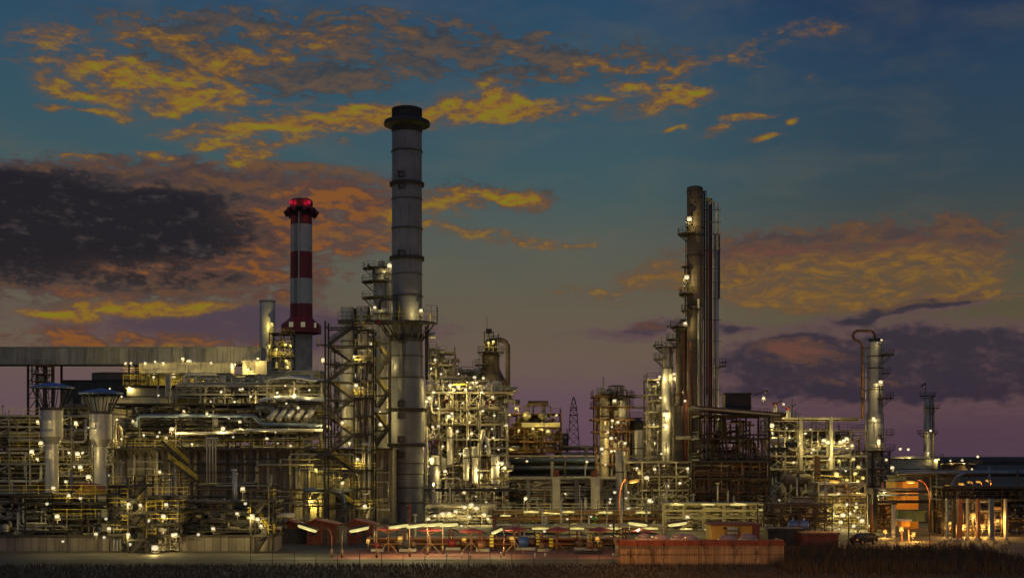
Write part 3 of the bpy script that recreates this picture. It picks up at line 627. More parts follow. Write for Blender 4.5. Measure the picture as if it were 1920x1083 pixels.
# ================================================================ left buildings and ducts
def duct(name, label, px0, px1, pt, pb, Y, depth, m, legs):
    x0, x1 = X(px0,Y), X(px1,Y); root = thing(name, label, 'duct', ((x0+x1)/2, Y, Zz(pb,Y)))
    MB().box(x0,x1,Y,Y+depth,Zz(pb,Y),Zz(pt,Y)).build('casing', MT[m], root)
    MB().box(x0-.1,x1+.1,Y-.15,Y+depth+.15,Zz(pt,Y)+.003,Zz(pt,Y)+.35).build('coping', MT['conc'], root)
    n_ = int((x1-x0)/3.6)
    for i in range(n_+1):
        x = x0+(x1-x0)*i/n_; MB().box(x-.12,x+.12,Y-.18,Y-.003,Zz(pb,Y),Zz(pt,Y)-.01).build('stiffener', MT[m], root)
    for q in legs:
        x = X(q,Y); m_ = MB()
        for dx in (-1.2,1.2):
            for y in (Y+.5,Y+depth-.5): m_.box(x+dx-.25,x+dx+.25,y-.25,y+.25,0,Zz(pb,Y)-.003)
        z = 3
        while z < Zz(pb,Y)-4: m_.beam((x-1.2,Y+.4,z),(x+1.2,Y+.4,z+3.4),.18); m_.beam((x-1.2,Y+.4,z+3.4),(x+1.2,Y+.4,z+3.4),.18); z += 3.5
        m_.build('trestle', MT['dark'], root)
duct('flue_duct', 'long stained concrete flue duct running high across the left of the plant', -60, 489, 652, 683, 330, 7, 'duct', (60,90,250,480))
duct('lower_duct', 'shorter pale box duct hung under the long stained flue duct', 262, 432, 682, 700, 322, 5, 'duct', (268,425))
t = bld('duct_end_house', 'stained square housing at the right end of the long flue duct', 455, 500, 676, 702, 326, 6, 'beige', 'duct housing', 'conc')
t = thing('yellow_walkway', 'yellow railed service walkway under the box duct', 'walkway', (X(330,318),318,Zz(726,318)))
d = MB().box(X(240,318),X(455,318),314,321,Zz(726,318),Zz(726,318)+.3).build('deck', MT['dark'], t); MB().rail([(X(240,318),314.1,Zz(726,318)+.3),(X(455,318),314.1,Zz(726,318)+.3)],2.4,.09,1.8,3).build('railing', MT['yellow'], d)
MB().box(X(280,318),X(440,318),314,321,Zz(702.5,318),Zz(702.5,318)+.25).build('upper_deck', MT['dark'], t)
for px in (305,347,397): MB().box(X(px,318)-.2,X(px,318)+.2,314.2,314.6,Zz(726,318)+.3,Zz(703,318)).build('post', MT['dark'], t)
MB().beam((X(400,318),314.4,Zz(726,318)),(X(424,318),314.4,Zz(703,318)),.25).build('brace', MT['dark'], t)
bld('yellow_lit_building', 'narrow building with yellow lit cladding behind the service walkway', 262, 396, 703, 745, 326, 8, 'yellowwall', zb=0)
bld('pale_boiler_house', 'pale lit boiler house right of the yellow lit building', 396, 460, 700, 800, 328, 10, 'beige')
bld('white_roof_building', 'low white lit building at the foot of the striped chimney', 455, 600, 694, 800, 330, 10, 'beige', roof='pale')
bld('stained_duct_wall', 'stained concrete wall strip below the yellow walkway', 238, 400, 727, 747, 316, 4, 'duct', 'wall', 'conc')
column('concrete_pillar', 'thick dark round pillar rising in front of the stained duct wall', 310, 321, 703, 780, 312, 'conc', dome=0, cat='pillar', lad=False)
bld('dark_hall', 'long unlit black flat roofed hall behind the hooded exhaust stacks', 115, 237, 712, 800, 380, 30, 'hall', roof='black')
column('ribbed_tank', 'ribbed round storage tank showing over the roof of the dark hall', 174, 262, 700, 760, 430, 'brown', dome=0, cat='tank', lad=False)
bld('olive_lit_hall', 'olive lit cladded hall standing right of the hooded exhaust stacks', 152, 300, 742, 880, 300, 12, 'beige', roof='dark')
unit('trestle_tower', 'dark trestle tower under the left end of the flue duct', 60, 88, 720, [684,700,714], 325, 4, 1, 'rust', 'dark', 3, 1, cat='trestle')
unit('inspection_gantry', 'yellow railed gantry beside the short pale box duct', 230, 263, 745, [699,712,728], 318, 4, 1, 'dark', 'yellow', 4, 1, cat='gantry')
unit('cable_gantry', 'open lit steel gantry between the grey stack and striped chimney', 505, 546, 700, [624,648,668,690], 372, 6, 2, 'dark', 'yellow', 10, 2, cat='gantry')
bld('duct_junction_box', 'grey box housing at the foot of the short grey stack', 486, 524, 664, 700, 384, 8, 'beige', 'housing')

def hooded(pc, Y, qt, qbrim, qcyl, qcone, qbot, w, label, s=1.):
    cx = X(pc,Y); z = lambda q: Zz(q,Y); root = thing('hooded_exhaust_stack', label, 'exhaust stack', (cx,Y,max(0,z(qbot))))
    R = M(w/2,Y); rb = M(41,Y)
    MB().lathe(cx,Y,[(R*.6,max(0,z(1015))),(R*.6,z(qcone+14)),(R,z(qcone)),(R,z(qcyl))],36).build('barrel', MT['clad'], root)
    MB().lathe(cx,Y,[(R,z(qcyl+3)),(R*1.06,z(qcyl+2)),(R*1.06,z(qcyl-2)),(R*.9,z(qcyl-2)),(R*.85,z(qcyl+2))],36).build('rim', MT['dark'], root)
    MB().lathe(cx,Y,[(rb*.9,z(qbrim+1)),(rb,z(qbrim)),(rb,z(qbrim-2)),(rb*.45,z((qbrim+qt)/2-2)),(.05,z(qt))],24,0,True).build('rain_hood', MT['blue'], root)
    for k in range(12):
        t = 2*PI*(k+.3)/12; c = Vector((math.cos(t),math.sin(t),0)); o = Vector((cx,Y,0))
        MB().beam(o+c*R*.95+Vector((0,0,z(qcyl))), o+c*rb*.86+Vector((0,0,z(qbrim+1))), .13).build('strut', MT['dark'], root)
hooded(97,214,716,727,766,818,905,41,'leftmost hooded exhaust stack with a blue conical rain hood')
hooded(189,210,727,738,773,823,860,40,'right one of two exhaust stacks under blue conical rain hoods')

# ================================================================ fired heater wall and everything on it
def heater():
    Y = 238; x0, x1 = X(205,Y), X(736,Y); zt = Zz(843,Y)
    root = thing('fired_heater', 'long grey panelled heater casing with tall pilasters below the pipe decks', 'fired heater', ((x0+x1)/2,Y,0))
    MB().box(x0,x1,Y,Y+12,0,zt).build('wall', MT['wall'], root)
    px = 212
    while px < 734:
        w = random.choice((2.5,3,4.5)); x = X(px,Y); MB().box(x-M(w/2,Y),x+M(w/2,Y),Y-.45,Y-.003,0,zt-.3).build('pilaster', MT[random.choice(('wall','dark','conc','wall','steel'))], root); px += rnd(13,24)
    d = MB().box(x0-.3,x1+.3,Y-2.4,Y+12.2,zt+.003,zt+.35).build('top_deck', MT['dark'], root)
    MB().rail([(x0,Y-2.3,zt+.35),(x1-9,Y-2.3,zt+.35)],1.5,.06,1.8,3).build('railing', MT['yellow'], d)
    for i in range(36): x = x0+(x1-x0)*(i+.5)/36; MB().beam((x,Y-2.3,zt),(x,Y,zt-1.6),.12).build('deck_bracket', MT['dark'], root)
    for px in (388,393.5,399,404.5): MB().tube(fillet([P(px,905,235.5),P(px,821,235.5),P(px+3,821,235.5),P(px+3,828,237)],.2),.17,8).build('riser_pipe', MT['white'], root)
    for px, w in ((483,5),(306,2),(580,5),(545,2.5),(222,1.5),(250,2)): MB().tube([P(px,840,237),P(px,960,237)],M(w/2,237),10).build('downpipe', MT['pipe'], root)
    for q, a, b in ((878,240,290),(878,300,330),(893,300,360),(893,408,436),(865,250,330)): MB().tube(fillet([P(a,q+8,236),P(a,q,236),P(b,q,236),P(b,q+10,236)],.12),.1,6).build('branch_pipe', MT['steel'], root)
    d = MB().box(X(575,Y),X(665,Y),Y-6,Y-.5,Zz(918,Y),Zz(918,Y)+.35).build('side_platform', MT['bluepipe'], root)
    MB().tube(fillet([P(572,918,232),P(645,921,232),P(646,980,232)],.5),.42,10).build('outer_duct', MT['bluepipe'], root)
    add_pipes(root, 34, X(212,236), X(732,236), 234.4, 237.2, .5, zt-.6, (.06,.2), ('dark','steel','pipe','pipeb','steel'), .75, (2,4), span=.35)
    MB().box(X(574,Y),X(604,Y),Y-.6,Y-.5,Zz(976,Y),Zz(922,Y)).build('pale_panel', MT['beige'], root)
heater()
t = thing('outside_stair', 'yellow railed stair slanting down across the heater wall', 'stair', (X(340,235),235,Zz(900,235)))
flight(t, P(302,826,234.2), P(352,872,234.2), 1.2); flight(t, P(315,862,233), P(368,902,233), 1.2)
d = MB().box(X(300,234),X(330,234),232.5,236,Zz(864,234),Zz(864,234)+.2).build('landing', MT['dark'], t)
stair_tower('stair_tower', 'tall black stair tower with yellow handrails left of the grey chimney', 610, 664, 612, 988, 229.5, 11, 4, land=16, flip=0)
stair_tower('stair_tower', 'second narrow stair tower squeezed between the black tower and the grey chimney', 698, 730, 640, 838, 243.5, 6, 2.6, land=0, flip=0, post=.26)
unit('service_tower', 'dark bolted steel frame between the two zigzag stairs', 664, 700, 985, [618,648,681,714,745,779,812,846,880,915,950], 229.6, 4, 1, 'dark', 'yellow', 50, 1, rr=(.06,.22), cat='steel tower', brace=False)
unit('rear_tower', 'lit steel tower seen through the stairs left of the grey chimney', 620, 736, 838, [812,780,748,716,684,655], 264, 6, 3, 'steel', 'steel', 110, 4, rr=(.07,.25), cat='steel tower')
unit('pipe_deck', 'lowest long pipe deck standing on the heater casing', 205, 606, 843, [822,800,777,756], 246, 11, 9, 'dark', 'dark', 150, 7, rr=(.06,.3), mats=('pipe','pipe','steel','white','dark','pipeb','dark'), cat='pipe deck', span=.35)
unit('upper_pipe_deck', 'bright cluttered pipe deck set back above the heater casing', 330, 606, 800, [776,757,738,722], 258, 10, 6, 'steel', 'steel', 130, 9, rr=(.06,.22), top=2.5, cat='pipe deck', span=.3)
unit('left_pipe_block', 'lit block of pipework between the two hooded exhaust stacks and the heater', -60, 212, 910, [890,868,845,822,800,778], 236, 12, 7, 'steel', 'yellow', 170, 6, rr=(.08,.3), cat='pipe block', mats=('pipe','white','steel','pipe','pipeb'))
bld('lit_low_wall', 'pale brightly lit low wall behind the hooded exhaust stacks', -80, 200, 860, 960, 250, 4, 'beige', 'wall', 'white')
# canopies
def canopy(label, px0, px1, pt, Y, sag=6, depth=8):
    t = thing('canopy', label, 'canopy roof', (X((px0+px1)/2,Y),Y,Zz(pt+sag,Y))); m = MB(); k = 12
    for i in range(k):
        f0, f1 = i/k, (i+1)/k; x0, x1 = X(px0+(px1-px0)*f0,Y), X(px0+(px1-px0)*f1,Y)
        z0, z1 = Zz(pt+sag*(1-math.sin(PI*min(1,f0*1.25))),Y), Zz(pt+sag*(1-math.sin(PI*min(1,f1*1.25))),Y); b = len(m.v)
        m.v += [(x0,Y,z0),(x1,Y,z1),(x1,Y+depth,z1+.8),(x0,Y+depth,z0+.8),(x0,Y,z0+.25),(x1,Y,z1+.25),(x1,Y+depth,z1+1.05),(x0,Y+depth,z0+1.05)]
        for q in ((0,3,2,1),(4,5,6,7),(0,1,5,4),(2,3,7,6)): m.quad([b+j for j in q])
    m.build('roof_sheet', MT['pale'], t)
    for px in (px0+4, (px0+px1)/2, px1-4): MB().box(X(px,Y)-.12,X(px,Y)+.12,Y+.4,Y+.64,Zz(pt+40,Y),Zz(pt+sag,Y)).build('post', MT['steel'], t)
canopy('upper pale blue grey canopy below the striped chimney', 496, 606, 709, 252)
canopy('lower pale blue grey canopy over the slanting ducts', 484, 606, 748, 247, 4, 6)
bld('pale_filter_box', 'pale box housing under the lower canopy above the slanting ducts', 520, 604, 752, 771, 248, 4, 'pale', 'housing')
for i, px in enumerate((512,528,544,562,580)):
    t = thing('slanting_duct', 'round silver duct slanting down from the pale filter box', 'duct', P(px,785,244.5), 'slanting ducts under the pale box')
    MB().tube([P(px+8,768,246.5),P(px+3,774,245.5),P(px-7,786,244.5)],.6,12).build('duct_run', MT['clad'], t)
drum('horizontal_drum', 'blue topped horizontal drum left of the lower canopy', 478, 520, 764, 9, 247, 'bluepipe')
drum('horizontal_drum', 'rust brown horizontal drum under the olive lit hall', 120, 165, 765, 8, 262, 'pipeb')
column('pot_vessel', 'upright lit pot vessel right of the pale filter box', 640, 652, 760, 838, 250, 'clad', dome=.6, cat='vessel', lad=False)
t = thing('header_pipe', 'long silver header pipe crossing in front of the pipe deck', 'pipe', (X(430,243),243,Zz(781,243)))
MB().tube(fillet([P(256,800,243),P(256,779,243),P(480,779,243),P(486,795,243),P(604,797,243)],.4),.36,12).build('pipe', MT['bluepipe'], t)
for px in (262,330,400,470,540,600): MB().box(X(px,243)-.12,X(px,243)+.12,242.8,243.2,Zz(843,243),Zz(783,243)).build('support_post', MT['dark'], t)
t = thing('header_pipe', 'silver header pipe at the height of the heater lamps', 'pipe', (X(430,242),242,Zz(810,242)))
MB().tube(fillet([P(330,812,242.5),P(440,811,242.5),P(440,806,242.5),P(604,806,242.5)],.3),.3,10).build('pipe', MT['clad'], t)

# ================================================================ lower left block in front
unit('front_pipe_rack', 'front steel rack packed with pipes low on the left edge', -60, 208, 1034, [997,975,948,926], 171, 6, 5, 'dark', 'yellow', 130, 5, rr=(.06,.2), cat='pipe rack', deckth=.22, post=.2, mats=('pipe','white','steel','dark'))
unit('front_pipe_rack', 'front steel rack of silver pipes between the two low yellow stairs', 335, 516, 1000, [1000,975,955,940], 171, 6, 4, 'dark', 'dark', 110, 6, rr=(.06,.25), cat='pipe rack', deckth=.22, post=.2, mats=('pipe','clad','steel','dark','bluepipe'))
bld('front_panel_wall', 'low panelled plinth wall under the right front pipe rack', 338, 516, 1002, 1045, 170, 5, 'wall', 'plinth', 'dark', zb=0)
bld('front_panel_wall', 'low panelled plinth wall under the front rack on the left edge', -80, 214, 1002, 1045, 170, 4, 'wall', 'plinth', 'dark', zb=0)
stair_tower('low_stair_tower', 'low yellow railed stair tower in the front left corner', 240, 275, 908, 1034, 167, 5, 3, land=14, post=.22)
stair_tower('low_stair_tower', 'small yellow railed stair at the right end of the front left block', 470, 504, 935, 1034, 167, 3, 3, land=7, post=.2)
unit('low_lattice_tower', 'cluttered lattice tower of braces left of the front yellow stair', 206, 240, 1034, [1000,975,950,925,910], 168, 4, 2, 'dark', 'yellow', 50, 2, rr=(.05,.16), cat='steel tower', post=.16)
unit('low_lattice_tower', 'cluttered lattice tower right of the front yellow stair', 275, 337, 1034, [1002,980,955,930], 168, 4, 3, 'dark', 'yellow', 70, 3, rr=(.05,.2), cat='steel tower', post=.16)
for i, (px0, px1, q) in enumerate(((310,318,925),(300,307,975),(242,249,926))):
    column('white_pot', ('white pot vessel high in the lattice beside the front yellow stair','white pot vessel low in the lattice beside the front yellow stair','white pot vessel inside the front yellow stair tower')[i], px0, px1, q, q+28, 169, 'white', dome=.7, cat='vessel', lad=False)
def hut(name, label, px0, px1, pt, pe, pb, Y, depth, wm, rmn, door=True):
    x0, x1 = X(px0,Y), X(px1,Y); zt, ze, zb = Zz(pt,Y), Zz(pe,Y), max(0,Zz(pb,Y)); root = thing(name, label, 'hut', ((x0+x1)/2,Y,zb))
    MB().box(x0+.2,x1-.2,Y+.2,Y+depth,zb,ze).build('wall', MT[wm], root)
    m = MB(); xm = x0+(x1-x0)*.3; o = .4
    for (xa,za,xb,zb_) in ((x0-o,ze-.1,xm,zt),(xm,zt,x1+o,ze-.1)):
        b = len(m.v); m.v += [(xa,Y-o,za),(xb,Y-o,zb_),(xb,Y+depth+o,zb_),(xa,Y+depth+o,za),(xa,Y-o,za+.15),(xb,Y-o,zb_+.15),(xb,Y+depth+o,zb_+.15),(xa,Y+depth+o,za+.15)]
        for q in ((0,3,2,1),(4,5,6,7),(0,1,5,4),(1,2,6,5),(2,3,7,6),(3,0,4,7)): m.quad([b+j for j in q])
    m.build('roof', MT[rmn], root)
    m = MB(); b = 0; m.v = [(x0+.2,Y+.2,ze),(x1-.2,Y+.2,ze),(xm,Y+.2,zt)]; m.quad([0,1,2]); m.build('gable', MT[wm], root)
    if door:
        MB().box(x0+(x1-x0)*.55,x0+(x1-x0)*.7,Y+.12,Y+.197,zb,zb+min(2.1,(ze-zb)*.8)).build('door', MT['dark'], root)
        MB().box(x0+(x1-x0)*.2,x0+(x1-x0)*.35,Y+.12,Y+.197,zb+(ze-zb)*.45,zb+(ze-zb)*.8).build('window', MT['black'], root)
    return root
hut('small_hut', 'small tan hut with a red roof on the front left rack', 138, 200, 907, 917, 926, 173, 3, 'orangep', 'redroof', False)
hut('red_roof_hut', 'red roofed hut beside the street lamp at the foot of the heater', 572, 632, 974, 983, 1036, 183, 4, 'redwall', 'redroof')
hut('red_roof_hut', 'right red roofed hut in front of the stair tower', 648, 702, 974, 983, 1036, 184, 4, 'redwall', 'redroof')
hut('red_roof_hut', 'leftmost red roofed hut half hidden beside the dark wall', 534, 560, 975, 983, 1036, 186, 4, 'redwall', 'redroof', False)
bld('dark_shed', 'dark unlit shed between the front left block and the red huts', 516, 575, 990, 1040, 186, 5, 'hall', 'shed', zb=0)
# ================================================================ central process unit
G1 = 'central unit'
unit('process_unit', 'brightest lit process unit directly right of the grey chimney, main deck', 798, 952, 978, [940,915,884,850,822,795,762,735], 258, 14, 6, 'steel', 'steel', 380, 9, rr=(.05,.26), top=3, mats=('pipe','white','steel','clad','dark','pipeb'), span=.3, over=1.2, post=.24)
unit('process_unit', 'set back top frame behind the brightest process unit', 800, 905, 800, [770,745,722,706], 276, 10, 4, 'steel', 'yellow', 90, 6, top=3, mats=('pipe','white','steel'), span=.3)
unit('cabin_tower', 'small square cabin tower topping the central process unit', 823, 852, 712, [705,683,660], 274, 5, 1, 'steel', 'steel', 12, 2, cat='steel tower')
unit('vent_tower', 'slim lit vent tower close against the grey chimney', 803, 818, 712, [700,680,664,652], 272, 4, 1, 'steel', 'steel', 14, 1, cat='steel tower')
for i, (a, b, q0, q1, lb) in enumerate(((806,824,852,960,'pale vertical vessel at the left edge of the central unit beside the chimney'),(868,880,838,900,'slim pale vessel left of the white lattice pipe'),(884,897,836,905,'wide pale vessel in the middle of the central unit'),(920,937,852,905,'brightly lit pale vessel at the right end of the central unit'),
      (838,848,800,870,'thin pale vessel high in the central unit'),(818,828,915,955,'short pale vessel at the foot of the central unit'))):
    column('pale_vessel', lb, a, b, q0, q1, 256, 'clad', (q0+20,), dome=.6, cat='vessel', lad=False)
t = thing('branching_pipe', 'pale pipe branching like an inverted Y in the central unit', 'pipe', P(907,850,255))
MB().tube(fillet([P(899,852,255),P(899,832,255),P(906,818,255),P(906,805,255)],.4),.42,10).build('left_leg', MT['white'], t); MB().tube(fillet([P(916,852,255),P(916,832,255),P(908,818,255.5)],.4),.42,10).build('right_leg', MT['white'], t)
for px, q0, q1, w, lb in ((899,735,930,1.3,'tall pale riser pipe standing in front of the central unit'),(877,722,820,1.8,'tall silver riser pipe in front of the brightest lamps'),(800.5,800,975,1.2,'pale riser pipe hard against the grey chimney')):
    t = thing('riser_pipe', lb, 'pipe', P(px,q1,254)); MB().tube([P(px,q0,254),P(px,q1,254)],M(w,254),10).build('pipe', MT['pipe'], t)
    MB().tube([P(px,(q0+q1)/2,254),P(px,(q0+q1)/2+1.5,254)],M(w*1.7,254),10).build('flange', MT['steel'], t)
t = thing('walkway', 'dark railed walkway crossing low in the central unit', 'walkway', P(880,917,252)); d = MB().box(X(797,252),X(972,252),250,252,Zz(920,252),Zz(915,252)).build('deck', MT['dark'], t); MB().rail([(X(797,252),250.1,Zz(915,252)),(X(972,252),250.1,Zz(915,252))],1.4,.05,1.1,2).build('railing', MT['steel'], d)
t = thing('yellow_beam', 'yellow painted lifting beam over the right end of the central unit', 'beam', P(930,896,252)); MB().box(X(903,252),X(960,252),251,251.4,Zz(898,252),Zz(895.5,252)).build('beam', MT['yellow'], t)
t = thing('yellow_beam', 'short bright yellow beam high beside the floodlit deck', 'beam', P(867,721,256)); MB().box(X(850,256),X(876,256),255,255.4,Zz(722,256),Zz(719.5,256)).build('beam', MT['sign'], t)
for px, q, lb in ((820,715.5,''),(913,756,'red extinguisher box by the lamps left of the dark casing'),(924,754,'red box on the deck beside the dark refractory casing'),(838,752,'red valve box below the brightest floodlights'),(820,828,'red valve box low beside the grey chimney'),(921,936,'red valve box below the yellow beam'),(711,604,'red box on the platform of the grey chimney'),(668,752,'red box on a landing of the black stair tower'),(950,932,'red valve box by the concrete pipe frame')):
    if not lb: continue
    Y = 251 if px > 800 else 244; t = thing('red_box', lb, 'box', P(px,q+3,Y)); x, z = X(px,Y), Zz(q,Y)
    MB().box(x-.35,x+.35,Y-.3,Y+.2,z-.35,z+.35).build('case', MT['red'], t); MB().box(x-.38,x+.38,Y-.34,Y+.22,z+.352,z+.42).build('lid', MT['dark'], t)
# ------------------------------------------------ dark conical heater
def dark_heater():
    Y = 272; z = lambda q: Zz(q,Y); cx = X(920,Y); root = thing('conical_heater', 'dark furnace with a flared conical hood and a hooked side pipe', 'furnace', (X(930,Y),Y,0))
    MB().box(X(921,Y),X(951,Y),Y,Y+4,z(930),z(712)).build('casing', MT['brown'], root)
    for q in range(722,780,8): MB().box(X(920,Y),X(952,Y),Y-.12,Y-.003,z(q+.9),z(q)).build('stiffener', MT['dark'], root)
    MB().lathe(cx,Y+2,[(rpx(56,Y),z(716)),(rpx(56,Y),z(711)),(rpx(48,Y),z(704)),(rpx(36,Y),z(692)),(rpx(33,Y),z(687)),(rpx(33,Y),z(664)),(rpx(24,Y),z(656)),(rpx(24,Y),z(640)),(rpx(16,Y),z(634)),(.1,z(631))],28).build('hood', MT['brown'], root)
    arc_platform(root,cx,Y+2,z(684),rpx(33,Y),M(31,Y),math.radians(150),math.radians(290),'dark'); arc_platform(root,cx,Y+2,z(660),rpx(26,Y),M(26,Y),math.radians(170),math.radians(390),'dark')
    MB().tube(fillet([P(922,645,Y),P(926,637,Y),P(952,637,Y),P(952.5,752,Y),P(975,754,Y)],.9),M(4.6,Y),14).build('hook_pipe', MT['brown'], root)
    m = MB()
    for px in (908,916,925,935): m.beam(P(px,660,Y-1),P(px,622 if px < 930 else 632,Y-1),.22); m.beam(P(px,660,Y+4),P(px,625,Y+4),.2)
    for q in (650,640,630,622): m.beam(P(907,q,Y-1),P(934 if q > 625 else 926,q,Y-1),.18)
    m.build('top_frame', MT['dark'], root); MB().tube([P(913,630,Y),P(913,594,Y)],.05,5).build('aerial', MT['dark'], root); MB().box(X(911,Y),X(922,Y),Y,Y+1.5,z(624),z(616)).build('top_box', MT['black'], root)
    ladder(root, X(900,Y), Y, z(735), z(658)); MB().tube([P(886,758,Y-1),P(886,675,Y-1)],.06,5).build('mast', MT['dark'], root)
dark_heater()
unit('process_unit', 'brown unlit lower unit below the two round drums', 948, 1052, 880, [846,826,800,775], 290, 8, 3, 'rust', 'dark', 60, 5, rr=(.08,.28), mats=('pipeb','rust','pipe','pipeb'), cmats=('pipeb','brown','pipeb'))
t = thing('deck_fascia', 'thick olive deck slab under the two round drums', 'deck', P(1013,796,288)); MB().box(X(978,288),X(1050,288),287,295,Zz(800,288),Zz(792,288)).build('slab', MT['conc'], t)
for px, lb in ((988,'left one of two round olive drums above the brown unit'),(1018,'right one of two round olive drums above the brown unit')):
    Y = 289; t = thing('round_drum', lb, 'drum', P(px,792,Y)); MB().ball(P(px,779,Y), M(8.5,Y), 20).build('shell', MT['pipe'], t); MB().tube([P(px+2,772,Y),P(px+2,757,Y)],M(2.8,Y),12).build('neck', MT['brown'], t); MB().lathe(X(px,Y),Y,[(M(6,Y),Zz(792,Y)),(M(4,Y),Zz(786,Y))],12).build('skirt', MT['dark'], t)
t = thing('header_pipe', 'brown horizontal header pipe joining the two round drums', 'pipe', P(1008,755,289)); MB().tube([P(990,755,289),P(1028,755,289)],M(4.2,289),14).build('pipe', MT['pipeb'], t); MB().tube([P(991,750.5,287),P(1030,762,287)],.05,5).build('handline', MT['dark'], t)
t = thing('portal', 'slim square steel portal round the two olive drums', 'portal frame', P(1000,790,287)); m = MB()
for px in (972,1032): m.beam(P(px,792,287),P(px,760,287),.22)
m.beam(P(972,761,287),P(1032,761,287),.2); m.build('portal', MT['dark'], t)
bld('refractory_house', 'brown ribbed casing block under the olive deck', 950, 1000, 800, 870, 294, 6, 'brown', 'casing')
unit('far_vent_cluster', 'small dark vent cluster behind the right end of the brown unit', 1050, 1064, 850, [834,822,812], 340, 4, 1, 'dark', 'dark', 12, 1, cat='vent cluster')
# ------------------------------------------------ lattice pylon
def pylon():
    Y = 900; root = thing('lattice_pylon', 'lattice power pylon silhouetted far off between the process units', 'pylon', (X(1075.5,Y),Y,0))
    hw = [(836,10.5),(820,9.5),(805,8.5),(790,7.5),(778,6.8),(768,6),(756,4.2),(744,1)]; m = MB()
    hw = [(884,12.5)]+hw
    for (q0,w0),(q1,w1) in zip(hw,hw[1:]):
        for s in (-1,1):
            for dy in (-1,1): m.beam((X(1075.5,Y)+s*M(w0,Y),Y+dy*M(w0,Y),Zz(q0,Y)),(X(1075.5,Y)+s*M(w1,Y),Y+dy*M(w1,Y),Zz(q1,Y)),.3)
        for dy in (-1,1):
            m.beam((X(1075.5,Y)-M(w0,Y),Y+dy*M(w0,Y),Zz(q0,Y)),(X(1075.5,Y)+M(w1,Y),Y+dy*M(w1,Y),Zz(q1,Y)),.2); m.beam((X(1075.5,Y)+M(w0,Y),Y+dy*M(w0,Y),Zz(q0,Y)),(X(1075.5,Y)-M(w1,Y),Y+dy*M(w1,Y),Zz(q1,Y)),.2)
            m.beam((X(1075.5,Y)-M(w1,Y),Y+dy*M(w1,Y),Zz(q1,Y)),(X(1075.5,Y)+M(w1,Y),Y+dy*M(w1,Y),Zz(q1,Y)),.3)
    m.build('lattice', MT['dark'], root)
    for q, w in ((764,6.5),(778,8)): MB().beam(P(1075.5-w,q,Y),P(1075.5+w,q,Y),.5,.7).build('cross_arm', MT['dark'], root)
pylon()
# ------------------------------------------------ pipe bridge and concrete frame, centre
def bridge(name, label, px0, px1, qs, Y, posts, pb, mats_, beamq=(), depth=3, r=(.3,.6), frame='steel', cat='pipe bridge'):
    root = thing(name, label, cat, (X((px0+px1)/2,Y),Y,max(0,Zz(pb,Y))))
    for i, q in enumerate(qs): MB().tube([(X(px0,Y),Y+depth*rnd(.1,.9),Zz(q,Y)),(X(px1,Y),Y+depth*rnd(.1,.9)*0+Y*0+Y+depth*.5,Zz(q,Y))] if False else [(X(px0,Y),Y+depth*((i*.37)%1),Zz(q,Y)),(X(px1,Y),Y+depth*((i*.37)%1),Zz(q,Y))], rnd(*r), 10).build('pipe', MT[mats_[i % len(mats_)]], root)
    for q, th in beamq: 
        for dy in (0,depth): MB().box(X(px0,Y),X(px1,Y),Y+dy-.2,Y+dy+.2,Zz(q+th,Y),Zz(q,Y)).build('girder', MT[frame], root)
    top = min([q for q in qs]+[q for q,_ in beamq])
    for px in posts:
        for dy in (-.003,depth+.003): MB().box(X(px,Y)-.35,X(px,Y)+.35,Y+dy-.35,Y+dy+.35,max(0,Zz(pb,Y)),Zz(top-1,Y)).build('post', MT[frame], root)
    return root
bridge('pipe_bridge', 'long blue grey pipe bridge in the middle of the plant', 950, 1196, [862,866,872,877,883,888], 280, (952,1035,1122,1130,1195), 960, ('bluepipe','dark','bluepipe','bluepipe','black','bluepipe'), ((853,3),(892,3)), 4, (.35,.8))
bridge('pipe_bridge', 'thin upper pipe bridge just below the skyline right of the brown unit', 1048, 1215, [838,842,850], 300, (1050,1100,1150), 880, ('pipe','pipeb','pipe'), ((835,2),(847,1.5)), 3, (.15,.3))
unit('concrete_pipe_rack', 'pale concrete pipe frame under the blue grey pipe bridge', 945, 1172, 972, [955,928,916,896], 262, 8, 5, 'conc', 'steel', 130, 3, rr=(.08,.25), post=.8, rails=False, mats=('pipe','steel','pipeb','white'), cat='pipe frame', vert=.35)
for a, b in ((1036,1050),(1108,1124)):
    t = thing('concrete_pier', {1036:'left thick concrete pier of the pale pipe frame',1108:'right thick concrete pier of the pale pipe frame'}[a], 'pier', P((a+b)/2,955,259)); MB().box(X(a,259),X(b,259),258,260.5,max(0,Zz(960,259)),Zz(893,259)).build('pier', MT['conc'], t)
    m = MB()
    for k in range(4): m.beam(P(a+2+k*3,893,259),P(a+k*3+rnd(-1,3),880+rnd(-3,3),259),.3)
    m.build('red_valve_head', MT['redpipe'], t)
bld('grey_shelter', 'grey sided shelter behind the concrete pipe frame', 1050, 1110, 920, 965, 275, 5, 'conc', 'shelter')
bld('low_dark_building', 'low dark building below the blue grey pipe bridge', 950, 1160, 893, 960, 300, 8, 'hall', 'building')
